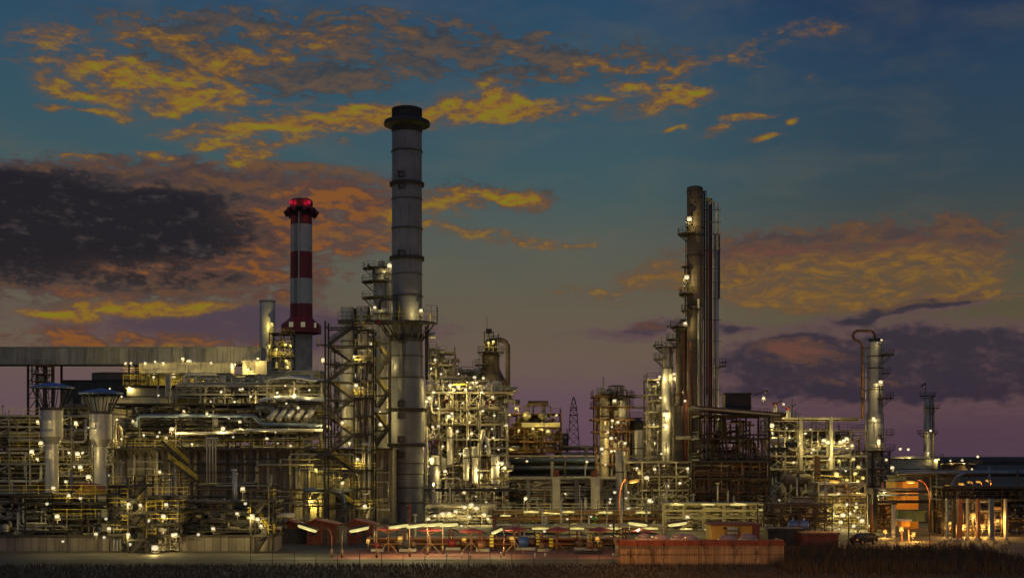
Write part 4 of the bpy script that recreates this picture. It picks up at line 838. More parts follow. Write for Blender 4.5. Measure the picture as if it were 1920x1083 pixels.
# ------------------------------------------------ left group of the right half
unit('valve_tower', 'dark valve platform tower standing alone right of the pylon', 1117, 1180, 930, [900,870,840,808,785,762,742], 278, 7, 2, 'rust', 'dark', 70, 3, rr=(.08,.25), top=2.5, mats=('pipe','pipeb','pipe','rust'), over=1., cat='steel tower')
column('olive_vessel', 'round olive vessel on the right side of the dark valve tower', 1155, 1177, 748, 786, 279, 'clad', dome=.25, plats=((746,160,380,1.6),), cat='vessel', lad=False)
column('olive_column', 'slim olive column inside the dark valve tower', 1125, 1143, 742, 930, 279, 'pipe', (780,820), dome=.2, lad=False)
column('pipe_pillar', 'thick lit pipe pillar in front of the concrete pier', 1154, 1171, 845, 960, 262, 'clad', (884,), dome=0, cat='pillar', lad=False)
t = thing('connecting_pipe', 'upper thin pipe joining the valve tower to the lit tower', 'pipe', P(1195,742,278)); MB().tube(fillet([P(1178,741,278),P(1202,742,278),P(1206,745,278),P(1216,745,278)],.2),.28,8).build('pipe', MT['pipe'], t); MB().beam(P(1178,743,278.6),P(1216,747,278.6),.12).build('support', MT['dark'], t)
t = thing('connecting_pipe', 'lower thin pipe joining the valve tower to the lit tower', 'pipe', P(1195,762,278)); MB().tube([P(1176,762,278),P(1214,764,278)],.25,8).build('pipe', MT['pipe'], t); MB().beam(P(1176,764,278.6),P(1214,766,278.6),.12).build('support', MT['dark'], t)
column('domed_tank', 'black domed tank with a pale body right of the valve tower', 1174, 1212, 784, 880, 285, 'dark', (808,), dome=.9, plats=((784,0,359,1.5),), cat='tank', lad=False)
column('pale_tank', 'pale tank body standing before the black domed tank', 1185, 1206, 806, 880, 282, 'clad', (840,), dome=0, cat='tank', lad=False)
unit('lit_tower', 'tall lit steel tower left of the great column', 1214, 1266, 960, [940,908,885,858,825,798,771,738,710], 268, 7, 2, 'steel', 'dark', 150, 4, rr=(.08,.25), mats=('pipe','white','steel','pipe'), cat='steel tower')
column('reactor_column', 'shortest column of the stepped group, lit at its foot', 1241, 1262, 650, 900, 266, 'clad', (690,), ((674,120,250,1.8),(652,90,420,1.5)), dome=.2)
column('reactor_column', 'middle dark column of the stepped group with a looped top pipe', 1267, 1291, 612, 960, 264, 'brown', (740,760), ((637,120,250,2),(660,-60,60,1.6),(614,90,420,1.2)), dome=.3, sub=((3,.25,625,960,'redpipe'),(9,.22,700,870,'redpipe')))
t = thing('top_loop_pipe', 'small arched pipe over the middle dark column', 'pipe', P(1281,612,263)); MB().tube([P(1281-10*math.cos(a),611-11*math.sin(a),263) for a in [PI*k/10 for k in range(11)]],.3,8).build('pipe', MT['pipe'], t)
for px, q, lb in ((1226,647,'thin lifting arm reaching left from the shortest column'),(1252,611,'thin lifting arm reaching left from the middle dark column')):
    t = thing('davit_arm', lb, 'davit', P(px+10,q,262)); MB().beam(P(px,q,262),P(px+18,q-.5,262),.2).build('arm', MT['dark'], t); MB().beam(P(px,q-.5,262),P(px,q+3,262),.35).build('hook_block', MT['dark'], t)
    m = MB().rail([P(px+14,q+4,262),P(px+26,q+4,262)],2,.05,1,2); m.build('railing', MT['dark'], t)
# the great column
def great_column():
    Y = 260
    r = column('great_column', 'tallest dark distillation column on the right with a bright lamp near its top', 1288, 1318, 352, 965, Y, 'brown', (360,427,440,480,573,640), ((440,100,260,1.9),(552,120,250,1.7),(583,130,240,1.2)), dome=.12, lad=False)
    cx = X(1303,Y); MB().lathe(cx,Y,[(M(13,Y),Zz(357,Y)),(M(15,Y),Zz(356,Y)),(M(15,Y),Zz(352,Y)),(M(10,Y),Zz(350,Y)),(.1,Zz(350,Y))],24).build('cap', MT['black'], r)
    MB().lathe(X(1284,Y),Y-1,[(.1,Zz(505,Y)),(M(9,Y),Zz(502.5,Y)),(M(8,Y),Zz(501,Y)),(.1,Zz(499,Y))],16).build('disc_cover', MT['dark'], r)
    MB().box(X(1275,Y),X(1287,Y),Y-1,Y+1,Zz(555,Y),Zz(553,Y)).build('side_step', MT['dark'], r)
    MB().rail([P(1276,553,Y-1),P(1287,553,Y-1)],2.2,.08,.6,3).build('cage', MT['dark'], r)
    for x, t, b, rr, mm in ((1286,420,600,.08,'dark'),(1284,500,590,.12,'pipe')): MB().tube([P(x,t,Y-.5),P(x,b,Y-.5)],rr,6).build('riser_pipe', MT[mm], r)
    MB().tube(fillet([P(1296,574,Y-1.9),P(1315,575,Y-2),P(1316,700,Y-1.8)],.12),.1,6).build('conduit', MT['steel'], r)
    for x, q in ((1293,367),(1303,381),(1313,372)): MB().ball(P(x,q,Y-1.6),.28,8).build('nozzle', MT['dark'], r)
great_column()
def pipe_bank():
    Y = 262; root = thing('riser_pipe_bank', 'bank of tall vertical riser pipes strapped to the right of the great column', 'pipe bank', P(1335,965,Y))
    for px, w, t, b, mm in ((1321,3.2,358,965,'dark'),(1325.5,4,375,965,'pipeb'),(1330.5,5,378,900,'redpipe'),(1334,3,372,965,'black'),(1343,10,440,960,'clad'),(1338.5,2.4,380,800,'pipe'),(1348.5,3,441,560,'black')):
        MB().tube([P(px,b,Y+(px%3)),P(px,t,Y+(px%3))],M(w/2,Y),10).build('riser_pipe', MT[mm], root)
    MB().tube(fillet([P(1331,383,Y),P(1331,378,Y),P(1345,378,Y),P(1345,470,Y)],.6),M(2.3,Y),10).build('hairpin', MT['clad'], root)
    for q in (395,418,440,470,505,530,560,600,640,690,730): MB().box(X(1318,Y),X(1350,Y),Y-1.2,Y-.9,Zz(q+1,Y),Zz(q,Y)).build('clamp', MT['dark'], root)
    MB().ball(P(1328,374,Y),.45,10).build('relief_valve', MT['yellow'], root)
    m = MB()
    q = 360
    while q < 560: m.box(X(1319,Y),X(1324,Y),Y-1.5,Y-1.4,Zz(q+1,Y),Zz(q,Y)); q += 7
    m.beam(P(1319,358,Y-1.45),P(1319,600,Y-1.45),.1); m.beam(P(1324,358,Y-1.45),P(1324,600,Y-1.45),.1); m.build('ladder', MT['dark'], root)
    d = MB().box(X(1349,Y),X(1360,Y),Y-1.2,Y+1.2,Zz(688,Y),Zz(686,Y)).build('platform', MT['dark'], root); MB().rail([P(1349,686,Y-1.2),P(1360,686,Y-1.2),P(1360,686,Y+1.2)],1.5,.07,.6,2).build('railing', MT['dark'], d); MB().beam(P(1350,679,Y),P(1363,679,Y),.25).build('davit', MT['dark'], root)
pipe_bank()
column('orange_lit_column', 'broad olive lit column base standing under the great column', 1262, 1290, 760, 965, 258, 'brown', (818,850), dome=0, lad=False, sub=((8,.3,740,868,'redpipe'),))
for i, (px, q0, q1, mm) in enumerate(((1283,700,865,'redpipe'),(1295,640,830,'redpipe'),(1310,560,760,'steel'))):
    t = thing('riser_pipe', ('red pipe rising between the middle column and the great column','second red pipe rising in front of the great column','thin steel pipe on the face of the great column')[i], 'pipe', P(px,q1,257)); MB().tube(fillet([P(px,q0,257.5),P(px,q1,257.5),P(px+10,q1+8,257.5)],.3),.25,8).build('pipe', MT[mm], t); MB().box(X(px,257)-.35,X(px,257)+.35,257.2,257.9,Zz(q0+20,257),Zz(q0+18,257)).build('clamp', MT['dark'], t)
t = thing('cross_pipe', 'level pale pipe crossing in front of the great column', 'pipe', P(1290,820,255)); MB().tube([P(1268,820,255),P(1312,820,255)],.35,10).build('pipe', MT['pipe'], t); MB().tube([P(1289,820,255),P(1289,818,258)],.3,8).build('branch', MT['pipe'], t)
# ------------------------------------------------ dark open structure
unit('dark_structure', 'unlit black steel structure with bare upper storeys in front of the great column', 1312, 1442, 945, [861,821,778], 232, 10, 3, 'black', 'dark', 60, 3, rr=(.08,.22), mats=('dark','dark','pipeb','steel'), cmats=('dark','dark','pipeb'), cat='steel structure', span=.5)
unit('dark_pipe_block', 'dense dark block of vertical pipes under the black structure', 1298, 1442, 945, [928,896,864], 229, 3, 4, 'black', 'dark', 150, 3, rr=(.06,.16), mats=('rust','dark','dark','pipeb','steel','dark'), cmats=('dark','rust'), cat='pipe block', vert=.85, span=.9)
t = thing('flat_canopy', 'dark overhanging roof slab topping the black structure', 'roof', P(1380,772,230)); MB().beam(P(1296,765,232),P(1463,779,232),10,.7).build('slab', MT['dark'], t); MB().beam(P(1297,763.5,227),P(1463,777.5,227),.12,.3).build('edge_beam', MT['steel'], t)
t = bld('black_cabin', 'black windowless louvred box on the roof slab', 1360, 1408, 736, 768, 232, 4, 'black', 'cabin', roof='black', zb=Zz(771,232))
m = MB()
for k in range(12): z = Zz(741+k*2.1,232); m.box(X(1408.2,232),X(1412,232),233,235.5,z,z+.1)
m.build('louvre', MT['steel'], t)
t = thing('lamp_arm', 'slanting lamp arm on the right of the black roof box', 'lamp arm', P(1425,740,233)); MB().beam(P(1413,740,233),P(1438,733,233),.22).build('arm', MT['dark'], t); MB().box(X(1434,233),X(1440,233),232.7,233.3,Zz(735,233),Zz(731.5,233)).build('head', MT['dark'], t)
# ------------------------------------------------ right process unit
unit('process_unit', 'wide olive lit process unit between the black structure and the looped column', 1442, 1625, 960, [928,900,878,852,832,806], 272, 12, 6, 'steel', 'dark', 260, 5, rr=(.08,.3), mats=('pipe','pipeb','steel','pipe','bluepipe'), span=.45)
unit('process_unit', 'upper deck of the olive lit unit carrying two red topped valves', 1440, 1500, 830, [806,786], 274, 8, 3, 'steel', 'steel', 30, 4, top=2.2)
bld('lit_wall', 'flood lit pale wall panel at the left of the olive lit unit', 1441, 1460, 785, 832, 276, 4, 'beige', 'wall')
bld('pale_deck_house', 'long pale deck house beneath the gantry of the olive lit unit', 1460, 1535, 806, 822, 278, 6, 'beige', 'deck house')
bridge('pipe_gantry', 'trussed pipe gantry spanning to the looped column', 1450, 1612, [783.5,786], 270, (1501.5,1558), 880, ('pipe','pipeb'), ((781.5,1.5),(788,1.5)), 3, (.2,.3), 'steel', 'gantry')
t = thing('truss', 'open dark truss hanging below the pipe gantry', 'truss', P(1530,796,270)); m = MB()
m.beam(P(1503,804,270),P(1556,804,270),.25); m.beam(P(1503,803,270),P(1530,790,270),.25); m.beam(P(1530,790,270),P(1556,803,270),.22); m.beam(P(1530,790,270),P(1530,804,270),.25); m.beam(P(1478,790,270),P(1502,803,270),.2); m.build('members', MT['dark'], t)
for px, w0, q, lb in ((1453,8,757,'red topped valve stack on the left of the upper deck'),(1478,9,765,'red topped valve stack on the right of the upper deck')):
    t = thing('valve_stack', lb, 'valve', P(px,783,268)); MB().lathe(X(px,268),268,[(M(w0/2,268),Zz(784,268)),(M(w0/2,268),Zz(q+6,268)),(M(w0/3,268),Zz(q+3,268))],14).build('body', MT['white'], t)
    MB().lathe(X(px,268),268,[(M(3,268),Zz(q+3,268)),(M(5,268),Zz(q+1,268)),(M(5,268),Zz(q-1,268)),(M(2,268),Zz(q-3,268)),(.1,Zz(q-3,268))],12).build('red_head', MT['red'], t); MB().beam(P(px,q,267),P(px+14,q-7,267),.2).build('lamp_arm', MT['dark'], t)
for i, (a, b, q, r_, mm) in enumerate(((1444,1472,826,7,'pipe'),(1472,1496,833,6,'dark'),(1445,1480,842,4,'dark'),(1560,1595,844,5,'clad'),(1468,1522,900,12,'brown'))):
    drum('horizontal_drum', ('pale horizontal drum nearest the flood lit wall','dark horizontal drum beside the gantry post','small dark drum on the lower deck of the olive lit unit','silver horizontal drum near the looped column','big brown drum low in the olive lit unit')[i], a, b, q, r_, 266, mm)
t = thing('brown_chute', 'flat brown vertical duct standing in the olive lit unit', 'duct', P(1531,930,264)); MB().box(X(1527,264),X(1536,264),263,264,Zz(925,264),Zz(855,264)).build('casing', MT['rust'], t); MB().box(X(1526,264),X(1537,264),262.9,264.1,Zz(889,264),Zz(887,264)).build('collar', MT['dark'], t)
t = thing('sloping_conveyor', 'thin sloping braced bridge rising to the looped column', 'bridge', P(1605,830,262)); MB().beam(P(1570,848,262),P(1617,817,262),.3).build('lower_chord', MT['pipe'], t); MB().beam(P(1585,834,262),P(1622,812,262),.2).build('upper_chord', MT['pipe'], t)
bld('purple_cabin', 'dull purple windowless cabin on the low rack right of the orange shed', 1487, 1523, 932, 960, 205, 4, 'bluepipe', 'cabin', zb=Zz(960,205))
drum('blue_tank', 'dark blue horizontal tank below the purple cabin', 1477, 1517, 984, 9, 196, 'blue', cat='tank')
unit('low_rack', 'low dark pipe rack beneath the purple cabin', 1432, 1560, 1000, [976,962,944], 202, 5, 4, 'dark', 'dark', 60, 3, rr=(.05,.16), mats=('pipe','dark','bluepipe','steel'), cat='pipe rack', post=.2, deckth=.2)
unit('side_rack', 'yellow lit equipment frame below the looped column', 1535, 1622, 1000, [985,965,945,925,905], 225, 7, 3, 'steel', 'yellow', 110, 4, rr=(.06,.2), cat='steel frame', mats=('pipe','white','steel','pipe'))
# ------------------------------------------------ looped column
Y = 298
col2 = column('looped_column', 'silver column with a looped overhead pipe standing right of the olive lit unit', 1628, 1655, 638, 960, 298, 'clad', (668,690,730), ((666,-80,60,2.6),(700,-30,50,1.8),(747,-90,60,2.4),(815,-90,60,2.6),(843,-120,120,2.8),(903,-90,60,2.2)), dome=.35, side=.6)
MB().lathe(X(1641.5,Y),Y,[(M(15.5,Y),Zz(775,Y)),(M(15.5,Y),Zz(1000,Y))],28).build('lower_shell', MT['clad'], col2); MB().lathe(X(1641.5,Y),Y,[(M(6,Y),Zz(640,Y)),(M(13,Y),Zz(638,Y)),(M(13,Y),Zz(635,Y)),(.1,Zz(635,Y))],20).build('top_disc', MT['black'], col2)
t = thing('overhead_pipe', 'rust dark pipe looping over the top of the silver column and down its side', 'pipe', P(1617,790,Y))
MB().tube(fillet([P(1640,636,Y-.5),P(1640,620,Y-.5),P(1599,620,Y-.5),P(1599,638,Y-.5),P(1617,640,Y-.5),P(1617,785,Y-.5)],1.1),M(2.6,Y),12).build('pipe', MT['rust'], t)
for q in (652,681,708,731,747): MB().box(X(1613,Y),X(1629,Y),Y-.9,Y-.6,Zz(q+1,Y),Zz(q,Y)).build('bracket', MT['dark'], t)
MB().tube([P(1623,650,Y),P(1623,930,Y)],M(1.6,Y),8).build('companion_pipe', MT['clad'], t)
unit('column_skirt_rack', 'open steel frame wrapped round the foot of the looped column', 1604, 1668, 970, [945,910,878,845], 290, 6, 2, 'dark', 'dark', 50, 2, rr=(.08,.2), cat='steel frame')
# ------------------------------------------------ far right
column('far_column', 'far slim silver column near the right edge above the storage tanks', 1732, 1746, 745, 880, 480, 'clad', (765,812), ((765,-120,90,3),(812,0,359,2.4),(742,0,359,1.5)), dome=.4, sub=((11,.5,745,860,'pipe'),(-6.5,.3,748,860,'pipe')))
t = thing('flag_arm', 'thin lifting arm above the far silver column', 'davit', P(1736,740,480)); MB().beam(P(1727,724,480),P(1736,718,480),.5).build('arm', MT['dark'], t); MB().beam(P(1734,742,480),P(1736,720,480),.2).build('mast', MT['dark'], t)
column('storage_tank', 'wide lit storage tank below the far silver column', 1666, 1756, 855, 885, 440, 'pipe', (860,878), ((857,180,360,2),), dome=.08, cat='tank', lad=False)
column('storage_tank', 'brown storage tank rightmost on the horizon', 1766, 1828, 867, 890, 430, 'pipeb', (871,), ((869,180,360,2),), dome=.1, cat='tank', lad=False)
bld('tank_cabin', 'small dark roof house between the far column and the storage tank', 1655, 1685, 858, 880, 460, 8, 'dark', 'house')
def tree(px, q0, q1, Y, w, lb, n=60, name='bare_tree', cat='tree', group=None):
    base = Vector((X(px,Y),Y,0)); h = max(1, Zz(q0,Y)); W2 = M(w/2,Y); root = thing(name, lb, cat, base, group)
    m = MB(); tips = []
    def br(p, d, L, r, lev):
        q = p+d*L; m.tube([p,(p+q)/2+Vector((rnd(-.05,.05)*L,0,0)),q],[r,r*.8,r*.55],5)
        if lev == 0: tips.append(q); return
        for k in range(3 if lev > 1 else 4):
            dd = (d+Vector((rnd(-.7,.7)*W2/h*3,rnd(-.5,.5),rnd(-.1,.5)))).normalized(); br(p.lerp(q,rnd(.5,1)), dd, L*rnd(.5,.75), r*.5, lev-1)
    L = h*.42; br(base, Vector((rnd(-.05,.05),0,1)), L, max(.04,h*.014), 3)
    m.build('trunk', MT['bark'], root)
    t = MB()
    for q in tips:
        for k in range(3): t.beam(q, q+Vector((rnd(-.5,.5),rnd(-.3,.3),rnd(.1,.7)))*h*.1, max(.012,h*.0022))
    t.build('crown', MT['bark'], root); return root
tree(1816,845,890,420,12,'distant bare tree rising behind the brown storage tank')
# pipe bridge right, gate portal
bridge('pipe_bridge', 'heavy pipe bridge running off to the right edge above the orange lit yard', 1682, 1990, [885,889], 205, (1760,), 1000, ('bluepipe','pipeb'), (), 3, (.28,.4), 'dark')
t = thing('elbow_pipe', 'thick pipe bending down from the bridge on the right edge', 'pipe', P(1786,935,203)); MB().tube(fillet([P(1990,885,203),P(1786,885,203),P(1786,940,203)],.9),M(3.6,203),14).build('pipe', MT['bluepipe'], t); MB().tube([P(1786,930,203),P(1786,932,203)],M(5.5,203),14).build('flange', MT['dark'], t)
unit('edge_rack', 'dark pipe rack with bundled valves at the right edge', 1768, 1990, 1005, [935,912], 200, 5, 4, 'dark', 'dark', 70, 6, rr=(.08,.22), mats=('dark','bluepipe','pipeb','dark'), cmats=('dark','pipeb'), cat='pipe rack', brace=False)
for i, px in enumerate((1776,1788,1799,1814,1834,1858,1885)):
    t = thing('yard_pillar', 'tall rack pillar lit orange on the right edge', 'pillar', P(px,1012,193), 'orange lit rack pillars'); w = M(3+(i%3)*2,193); MB().box(X(px,193)-w/2,X(px,193)+w/2,192.6,193.4,0,Zz(934,193)).build('shaft', MT[('bluepipe','dark','orangepost','pipe','orangepost','bluepipe','pipe')[i]], t); MB().box(X(px,193)-w*.7,X(px,193)+w*.7,192.4,193.6,0,.35).build('foot', MT['conc'], t)
bld('orange_building', 'orange lit block behind the street lamp on the right', 1680, 1722, 900, 956, 222, 6, 'orangep', zb=0)
bld('dark_hall', 'dark building filling the back of the right hand yard', 1700, 1800, 892, 985, 240, 12, 'hall')
bld('green_container', 'dark green container below the orange lit block', 1684, 1735, 956, 977, 206, 3, 'green', 'container', 'green')
t = bld('valve_hut', 'beige instrument box on legs in the orange lit yard', 1690, 1706, 973, 986, 190, 2, 'orangep', 'instrument box', 'pale', zb=Zz(986,190))
for dx in (1691.5,1704.5): MB().box(X(dx,190)-.1,X(dx,190)+.1,190.1,190.3,0,Zz(986,190)).build('leg', MT['orangepost'], t)
bridge('pipe_bridge', 'low dark pipe bridge in front of the orange lit block', 1640, 1765, [916,921,928,941], 212, (1640,1757), 1008, ('pipe','dark','bluepipe','dark'), ((938,2.5),), 3, (.12,.2), 'dark')
t = thing('white_pillar', 'slim white lit pillar left of the orange lit block', 'pillar', P(1675,1000,200)); MB().box(X(1672.5,200),X(1677.5,200),199.6,200.4,0,Zz(942,200)).build('shaft', MT['white'], t); MB().box(X(1670,200),X(1680,200),199.4,200.6,Zz(945,200),Zz(942,200)+.1).build('cap', MT['dark'], t)
unit('yard_pipe_rack', 'orange lit steel frame beside the white pillar', 1640, 1672, 1004, [988,962,945], 214, 5, 2, 'rust', 'dark', 40, 2, rr=(.06,.18), mats=('pipe','rust','orangepost'), cat='steel frame')
t = thing('orange_post', 'orange lit round post beside the looped column', 'post', P(1634,1000,205)); MB().tube([(X(1634,205),205,0),(X(1634,205),205,Zz(945,205))],.25,10).build('post', MT['orangepost'], t); MB().tube([P(1634,990,205),P(1634,988,205)],.36,10).build('collar', MT['redpipe'], t)
# car
def car():
    Yc = 182; cx = X(1626,Yc); root = thing('parked_car', 'dark parked estate car with an amber light in front of the yellow lit frame', 'car', (cx,Yc,0)); s = 2.9/4.4
    def bx(x0,x1,z0,z1,y0,y1,t=1): return (x0,x1,z0,z1,y0,y1)
    m = MB(); prof = [(-2.2,.35),(-2.2,.85),(-1.9,1.0),(-1.35,1.05),(-.75,1.5),(-.4,1.58),(1.3,1.58),(1.75,1.5),(2.1,1.05),(2.2,.9),(2.2,.35)]
    k = len(prof); R = Matrix.Rotation(math.radians(38),3,'Z')
    def add(m, pr, w):
        i0 = len(m.v); n_ = len(pr)
        for sy in (-1,1):
            for x, z in pr: tw = w*(1 if z < 1.1 else .86); v = R @ Vector((x,sy*tw,z)); m.v.append((cx+v.x,Yc+2+v.y,v.z))
        m.quad([i0+j for j in range(n_)]); m.quad([i0+n_+j for j in range(n_)][::-1])
        for j in range(n_): m.quad([i0+j,i0+(j+1)%n_,i0+n_+(j+1)%n_,i0+n_+j],True)
    add(m, prof, .88); m.build('body', MT['car'], root)
    g = MB(); add(g, [(-1.2,1.1),(-.72,1.46),(1.25,1.5),(1.7,1.42),(1.95,1.1)], .93); g.build('window', MT['carglass'], root)
    for x in (-1.35,1.4):
        for sy in (-1,1):
            w = MB(); a = R @ Vector((x,sy*.7,.34)); b = R @ Vector((x,sy*.93,.34)); w.tube([(cx+a.x,Yc+2+a.y,a.z),(cx+b.x,Yc+2+b.y,b.z)],.34,18); wo_ = w.build('wheel', MT['rubber'], root)
            h = MB(); c2 = R @ Vector((x,sy*.945,.34)); h.tube([(cx+b.x,Yc+2+b.y,b.z),(cx+c2.x,Yc+2+c2.y,c2.z)],.2,12); h.build('rim', MT['steel'], wo_)
    for sy in (-1,1):
        p = R @ Vector((-2.2,sy*.62,.78)); MB().ball((cx+p.x,Yc+2+p.y,p.z),.13,10).build('headlight', MT['lampo'] if sy < 0 else MT['carglass'], root)
car()
# ================================================================ front racks in the middle
unit('front_rack', 'long low railed rack with strip lights crossing the middle of the plant front', 925, 1245, 1002, [969,957], 222, 5, 8, 'rust', 'steel', 90, 5, rr=(.06,.22), cat='pipe rack', mats=('pipe','white','steel','pipeb','rust'), vert=.3, deckth=.45, span=.4)
unit('front_rack', 'taller pale front rack with strip lights below the black structure', 1245, 1432, 1004, [988,968,955,943], 218, 5, 5, 'conc', 'steel', 100, 4, rr=(.06,.22), cat='pipe rack', mats=('pipe','white','steel','pipe'), vert=.35, span=.4, post=.6, rails=False)
unit('lower_rack', 'lowest pale lit rack behind the pump yard', 925, 1245, 1010, [994,985], 208, 4, 8, 'conc', 'steel', 80, 4, rr=(.05,.16), cat='pipe rack', mats=('pipe','white','steel'), vert=.3, rails=False, span=.4)
unit('bright_foot_unit', 'brightly lit cluttered pipework at the foot of the central unit', 798, 930, 1006, [985,965,948], 236, 8, 5, 'steel', 'steel', 130, 6, rr=(.06,.2), mats=('white','pipe','steel'), cat='pipe block', span=.4)
unit('mid_pipe_block', 'mixed pipe block between the concrete pier and the great column foot', 1172, 1300, 965, [940,915,890,865], 256, 6, 4, 'steel', 'dark', 120, 4, rr=(.06,.22), cat='pipe block', mats=('pipe','steel','pipe','pipeb'))
for px, q in ((1116,972),(1112,984)):
    t = thing('green_valve', {972:'upper green valve by the front rack',984:'lower green valve by the front rack'}[q], 'valve', P(px,q+3,217)); MB().lathe(X(px,217),217,[(.25,Zz(q+3,217)),(.25,Zz(q,217)),(.55,Zz(q,217)),(.55,Zz(q-1.5,217)),(.2,Zz(q-2.5,217)),(.01,Zz(q-2.5,217))],12).build('body', MT['grn'], t); MB().tube([P(px-3,q-3,217),P(px+3,q-3,217)],.07,6).build('handwheel', MT['grn'], t)
# front orange building
def front_building():
    Y = 150; x0, x1 = X(1160,Y), X(1470,Y); zt = Zz(1014,Y); root = thing('orange_building', 'long low orange clad building with domed skylights at the bottom of the view', 'building', ((x0+x1)/2,Y,0))
    MB().box(x0,x1,Y,Y+5,0,zt-.5).build('wall', MT['orange'], root); MB().box(x0-.04,x1+.04,Y-.05,Y-.003,zt-1.55,zt-1.45).build('trim', MT['rust'], root)
    MB().box(x0-.15,x1+.15,Y-.15,Y+5.1,zt-.497,zt-.1).box(x0-.15,x1+.15,Y-.15,Y+.05,zt-.099,zt+.15).box(x0-.15,x0+.05,Y-.15,Y+5.1,zt-.099,zt+.1).box(x1-.05,x1+.15,Y-.15,Y+5.1,zt-.099,zt+.1).build('parapet', MT['redwall'], root)
    for px, dy, w in ((1238,1.2,19),(1275,3.6,17),(1293,1.6,15),(1365,1.0,18),(1402,3.2,16),(1208,3.5,14)):
        r = M(w,Y); x = X(px,Y+dy); m = MB(); i = 6
        prof = [(math.cos(PI/2*k/i), math.sin(PI/2*k/i)) for k in range(i+1)]
        m.lathe(0,0,[(r*c, .12+.62*s_) for c, s_ in prof],20); m.v = [(x+a, Y+dy+b*.55, zt+c_) for a, b, c_ in m.v]
        d = m.build('skylight', MT['glassdome'], root); m = MB(); m.lathe(0,0,[(r*1.06,-.09),(r*1.06,.14),(r*.9,.15)],20); m.v = [(x+a, Y+dy+b*.56, zt+c_) for a, b, c_ in m.v]; m.build('kerb', MT['white'], d)
    for px in (1183,1225,1310,1340,1440): MB().box(X(px,Y)-.06,X(px,Y)+.06,Y-.14,Y-.053,0,zt-.5).build('downpipe', MT['rust'], root)
front_building()
t = bld('orange_shed', 'bright orange shed with a hatch behind the domed roof', 1334, 1424, 981, 1014, 172, 5, 'orangep', 'shed', roof='redwall', zb=0)
x = X(1373,172); MB().box(x-1.0,x+1.0,171.88,171.997,0,Zz(1001,172)+.3).build('door', MT['orangepost'], t); MB().box(x-.7,x+.7,171.7,171.87,Zz(1000,172),Zz(1000,172)+1.0).build('hatch', MT['beige'], t); MB().box(x-.9,x+.8,171.6,171.87,Zz(995,172),Zz(992.5,172)).build('lamp_box', MT['rust'], t); MB().ball((X(1358,172),171.8,Zz(989,172)),.18,8).build('siren', MT['black'], t); MB().box(X(1410,172),X(1424,172),171.9,171.997,0,Zz(983.5,172)).build('end_panel', MT['redwall'], t)
bld('brown_shed', 'unlit brown shed behind the bare bushes right of the orange building', 1508, 1572, 998, 1040, 172, 4, 'redwall', 'shed', roof='rust', zb=0)
bld('grey_shed', 'low grey shed between the orange building and the brown shed', 1440, 1508, 990, 1040, 176, 4, 'hall', 'shed', roof='dark', zb=0)
# fence
t = thing('yard_fence', 'dark wire fence along the front of the plant', 'fence', (0,147,0)); m = MB()
x = X(470,147)
while x < X(1160,147): m.tube([(x,147,0),(x,147,1.7)],.04,5); x += 2.5
m.build('post', MT['dark'], t); m = MB()
for z in (.4,.8,1.2,1.65): m.beam((X(470,147),147,z),(X(1160,147),147,z),.03)
m.build('wire', MT['dark'], t)
# pump yard: mushroom canopies on A-legs
def mushroom(px, Y, q, lb):
    x = X(px,Y); z = Zz(q,Y); root = thing('shade_post', lb, 'shade post', (x,Y,0))
    MB().tube([(x,Y,0),(x,Y,z)],.09,8).build('post', MT['rust'], root)
    for s in (-1,1): MB().beam((x+s*1.35,Y,0),(x,Y,z*.48),.11).build('leg', MT['rust'], root)
    MB().lathe(x,Y,[(1.55,z-.12),(1.6,z),(.15,z+.35),(.0,z+.36)],16,0,True).lathe(x,Y,[(0,z-.05),(1.55,z-.12)],16).build('canopy', MT['redroof'], root)
    m = MB()
    for k in range(6): t = 2*PI*k/6; m.beam((x,Y,z-.6),(x+1.4*math.cos(t),Y+1.4*math.sin(t),z-.12),.05)
    m.build('rib', MT['orangepost'], root)
lbs = ['shade post right of the red huts, nearest the grey chimney','shade post second right of the chimney foot','shade post beside the tilted street lamp','shade post just left of the blue pump tank','shade post just right of the blue pump tank','shade post beside the yellow tagged pumps','shade post left of the orange building, nearest to it','']
for i, (px, q) in enumerate(((728,990),(806,992),(883,994),(965,991),(1045,992),(1125,992),(1204,995))): mushroom(px, 166+(i%3)*1.3, q, 'red canopied '+lbs[i])
def pump(px, Y, w, lb, mm, tags=0):
    x = X(px,Y); root = thing('pump_set', lb, 'pump', (x,Y,0)); r = M(w/2,Y)*.55
    MB().box(x-r*1.9,x+r*1.9,Y-.8,Y+.8,.01,.35).build('plinth', MT['conc'], root)
    MB().tube([(x-r*1.3,Y,.35+r),(x-r*1.2,Y,.35+r),(x+r*.5,Y,.35+r),(x+r*.62,Y,.35+r)],[r*.7,r,r,r*.7],14).build('casing', MT[mm], root)
    MB().tube([(x+r*.6,Y,.35+r),(x+r*1.7,Y,.35+r)],r*.55,12).build('motor', MT['rust'], root)
    for dx in (-1,-.2): MB().tube(fillet([Vector((x+r*dx,Y,.3+r)),Vector((x+r*dx,Y,2.2+rnd(0,.8))),Vector((x+r*dx+rnd(-1,1),Y+2,2.3))],.1),.1,8).build('riser', MT[random.choice(('redpipe','pipe','orangepost'))], root)
    for k in range(tags): MB().box(x+r*2.05,x+r*2.05+.5,Y-.86,Y-.82,.7+k*.42,.95+k*.42).build('tag_plate', MT['sign'], root)
pl = ['dark pump set below the two chimney foot street lamps','red pump set left of the third shade post','orange pump set by the third shade post','big blue pump tank in the middle of the pump yard','pump with a column of yellow tags right of the blue tank','pump with two yellow tags left of the hose coil','rusty pump between the last shade posts','orange pump set nearest the orange building','dark red pump set at the left of the pump yard']
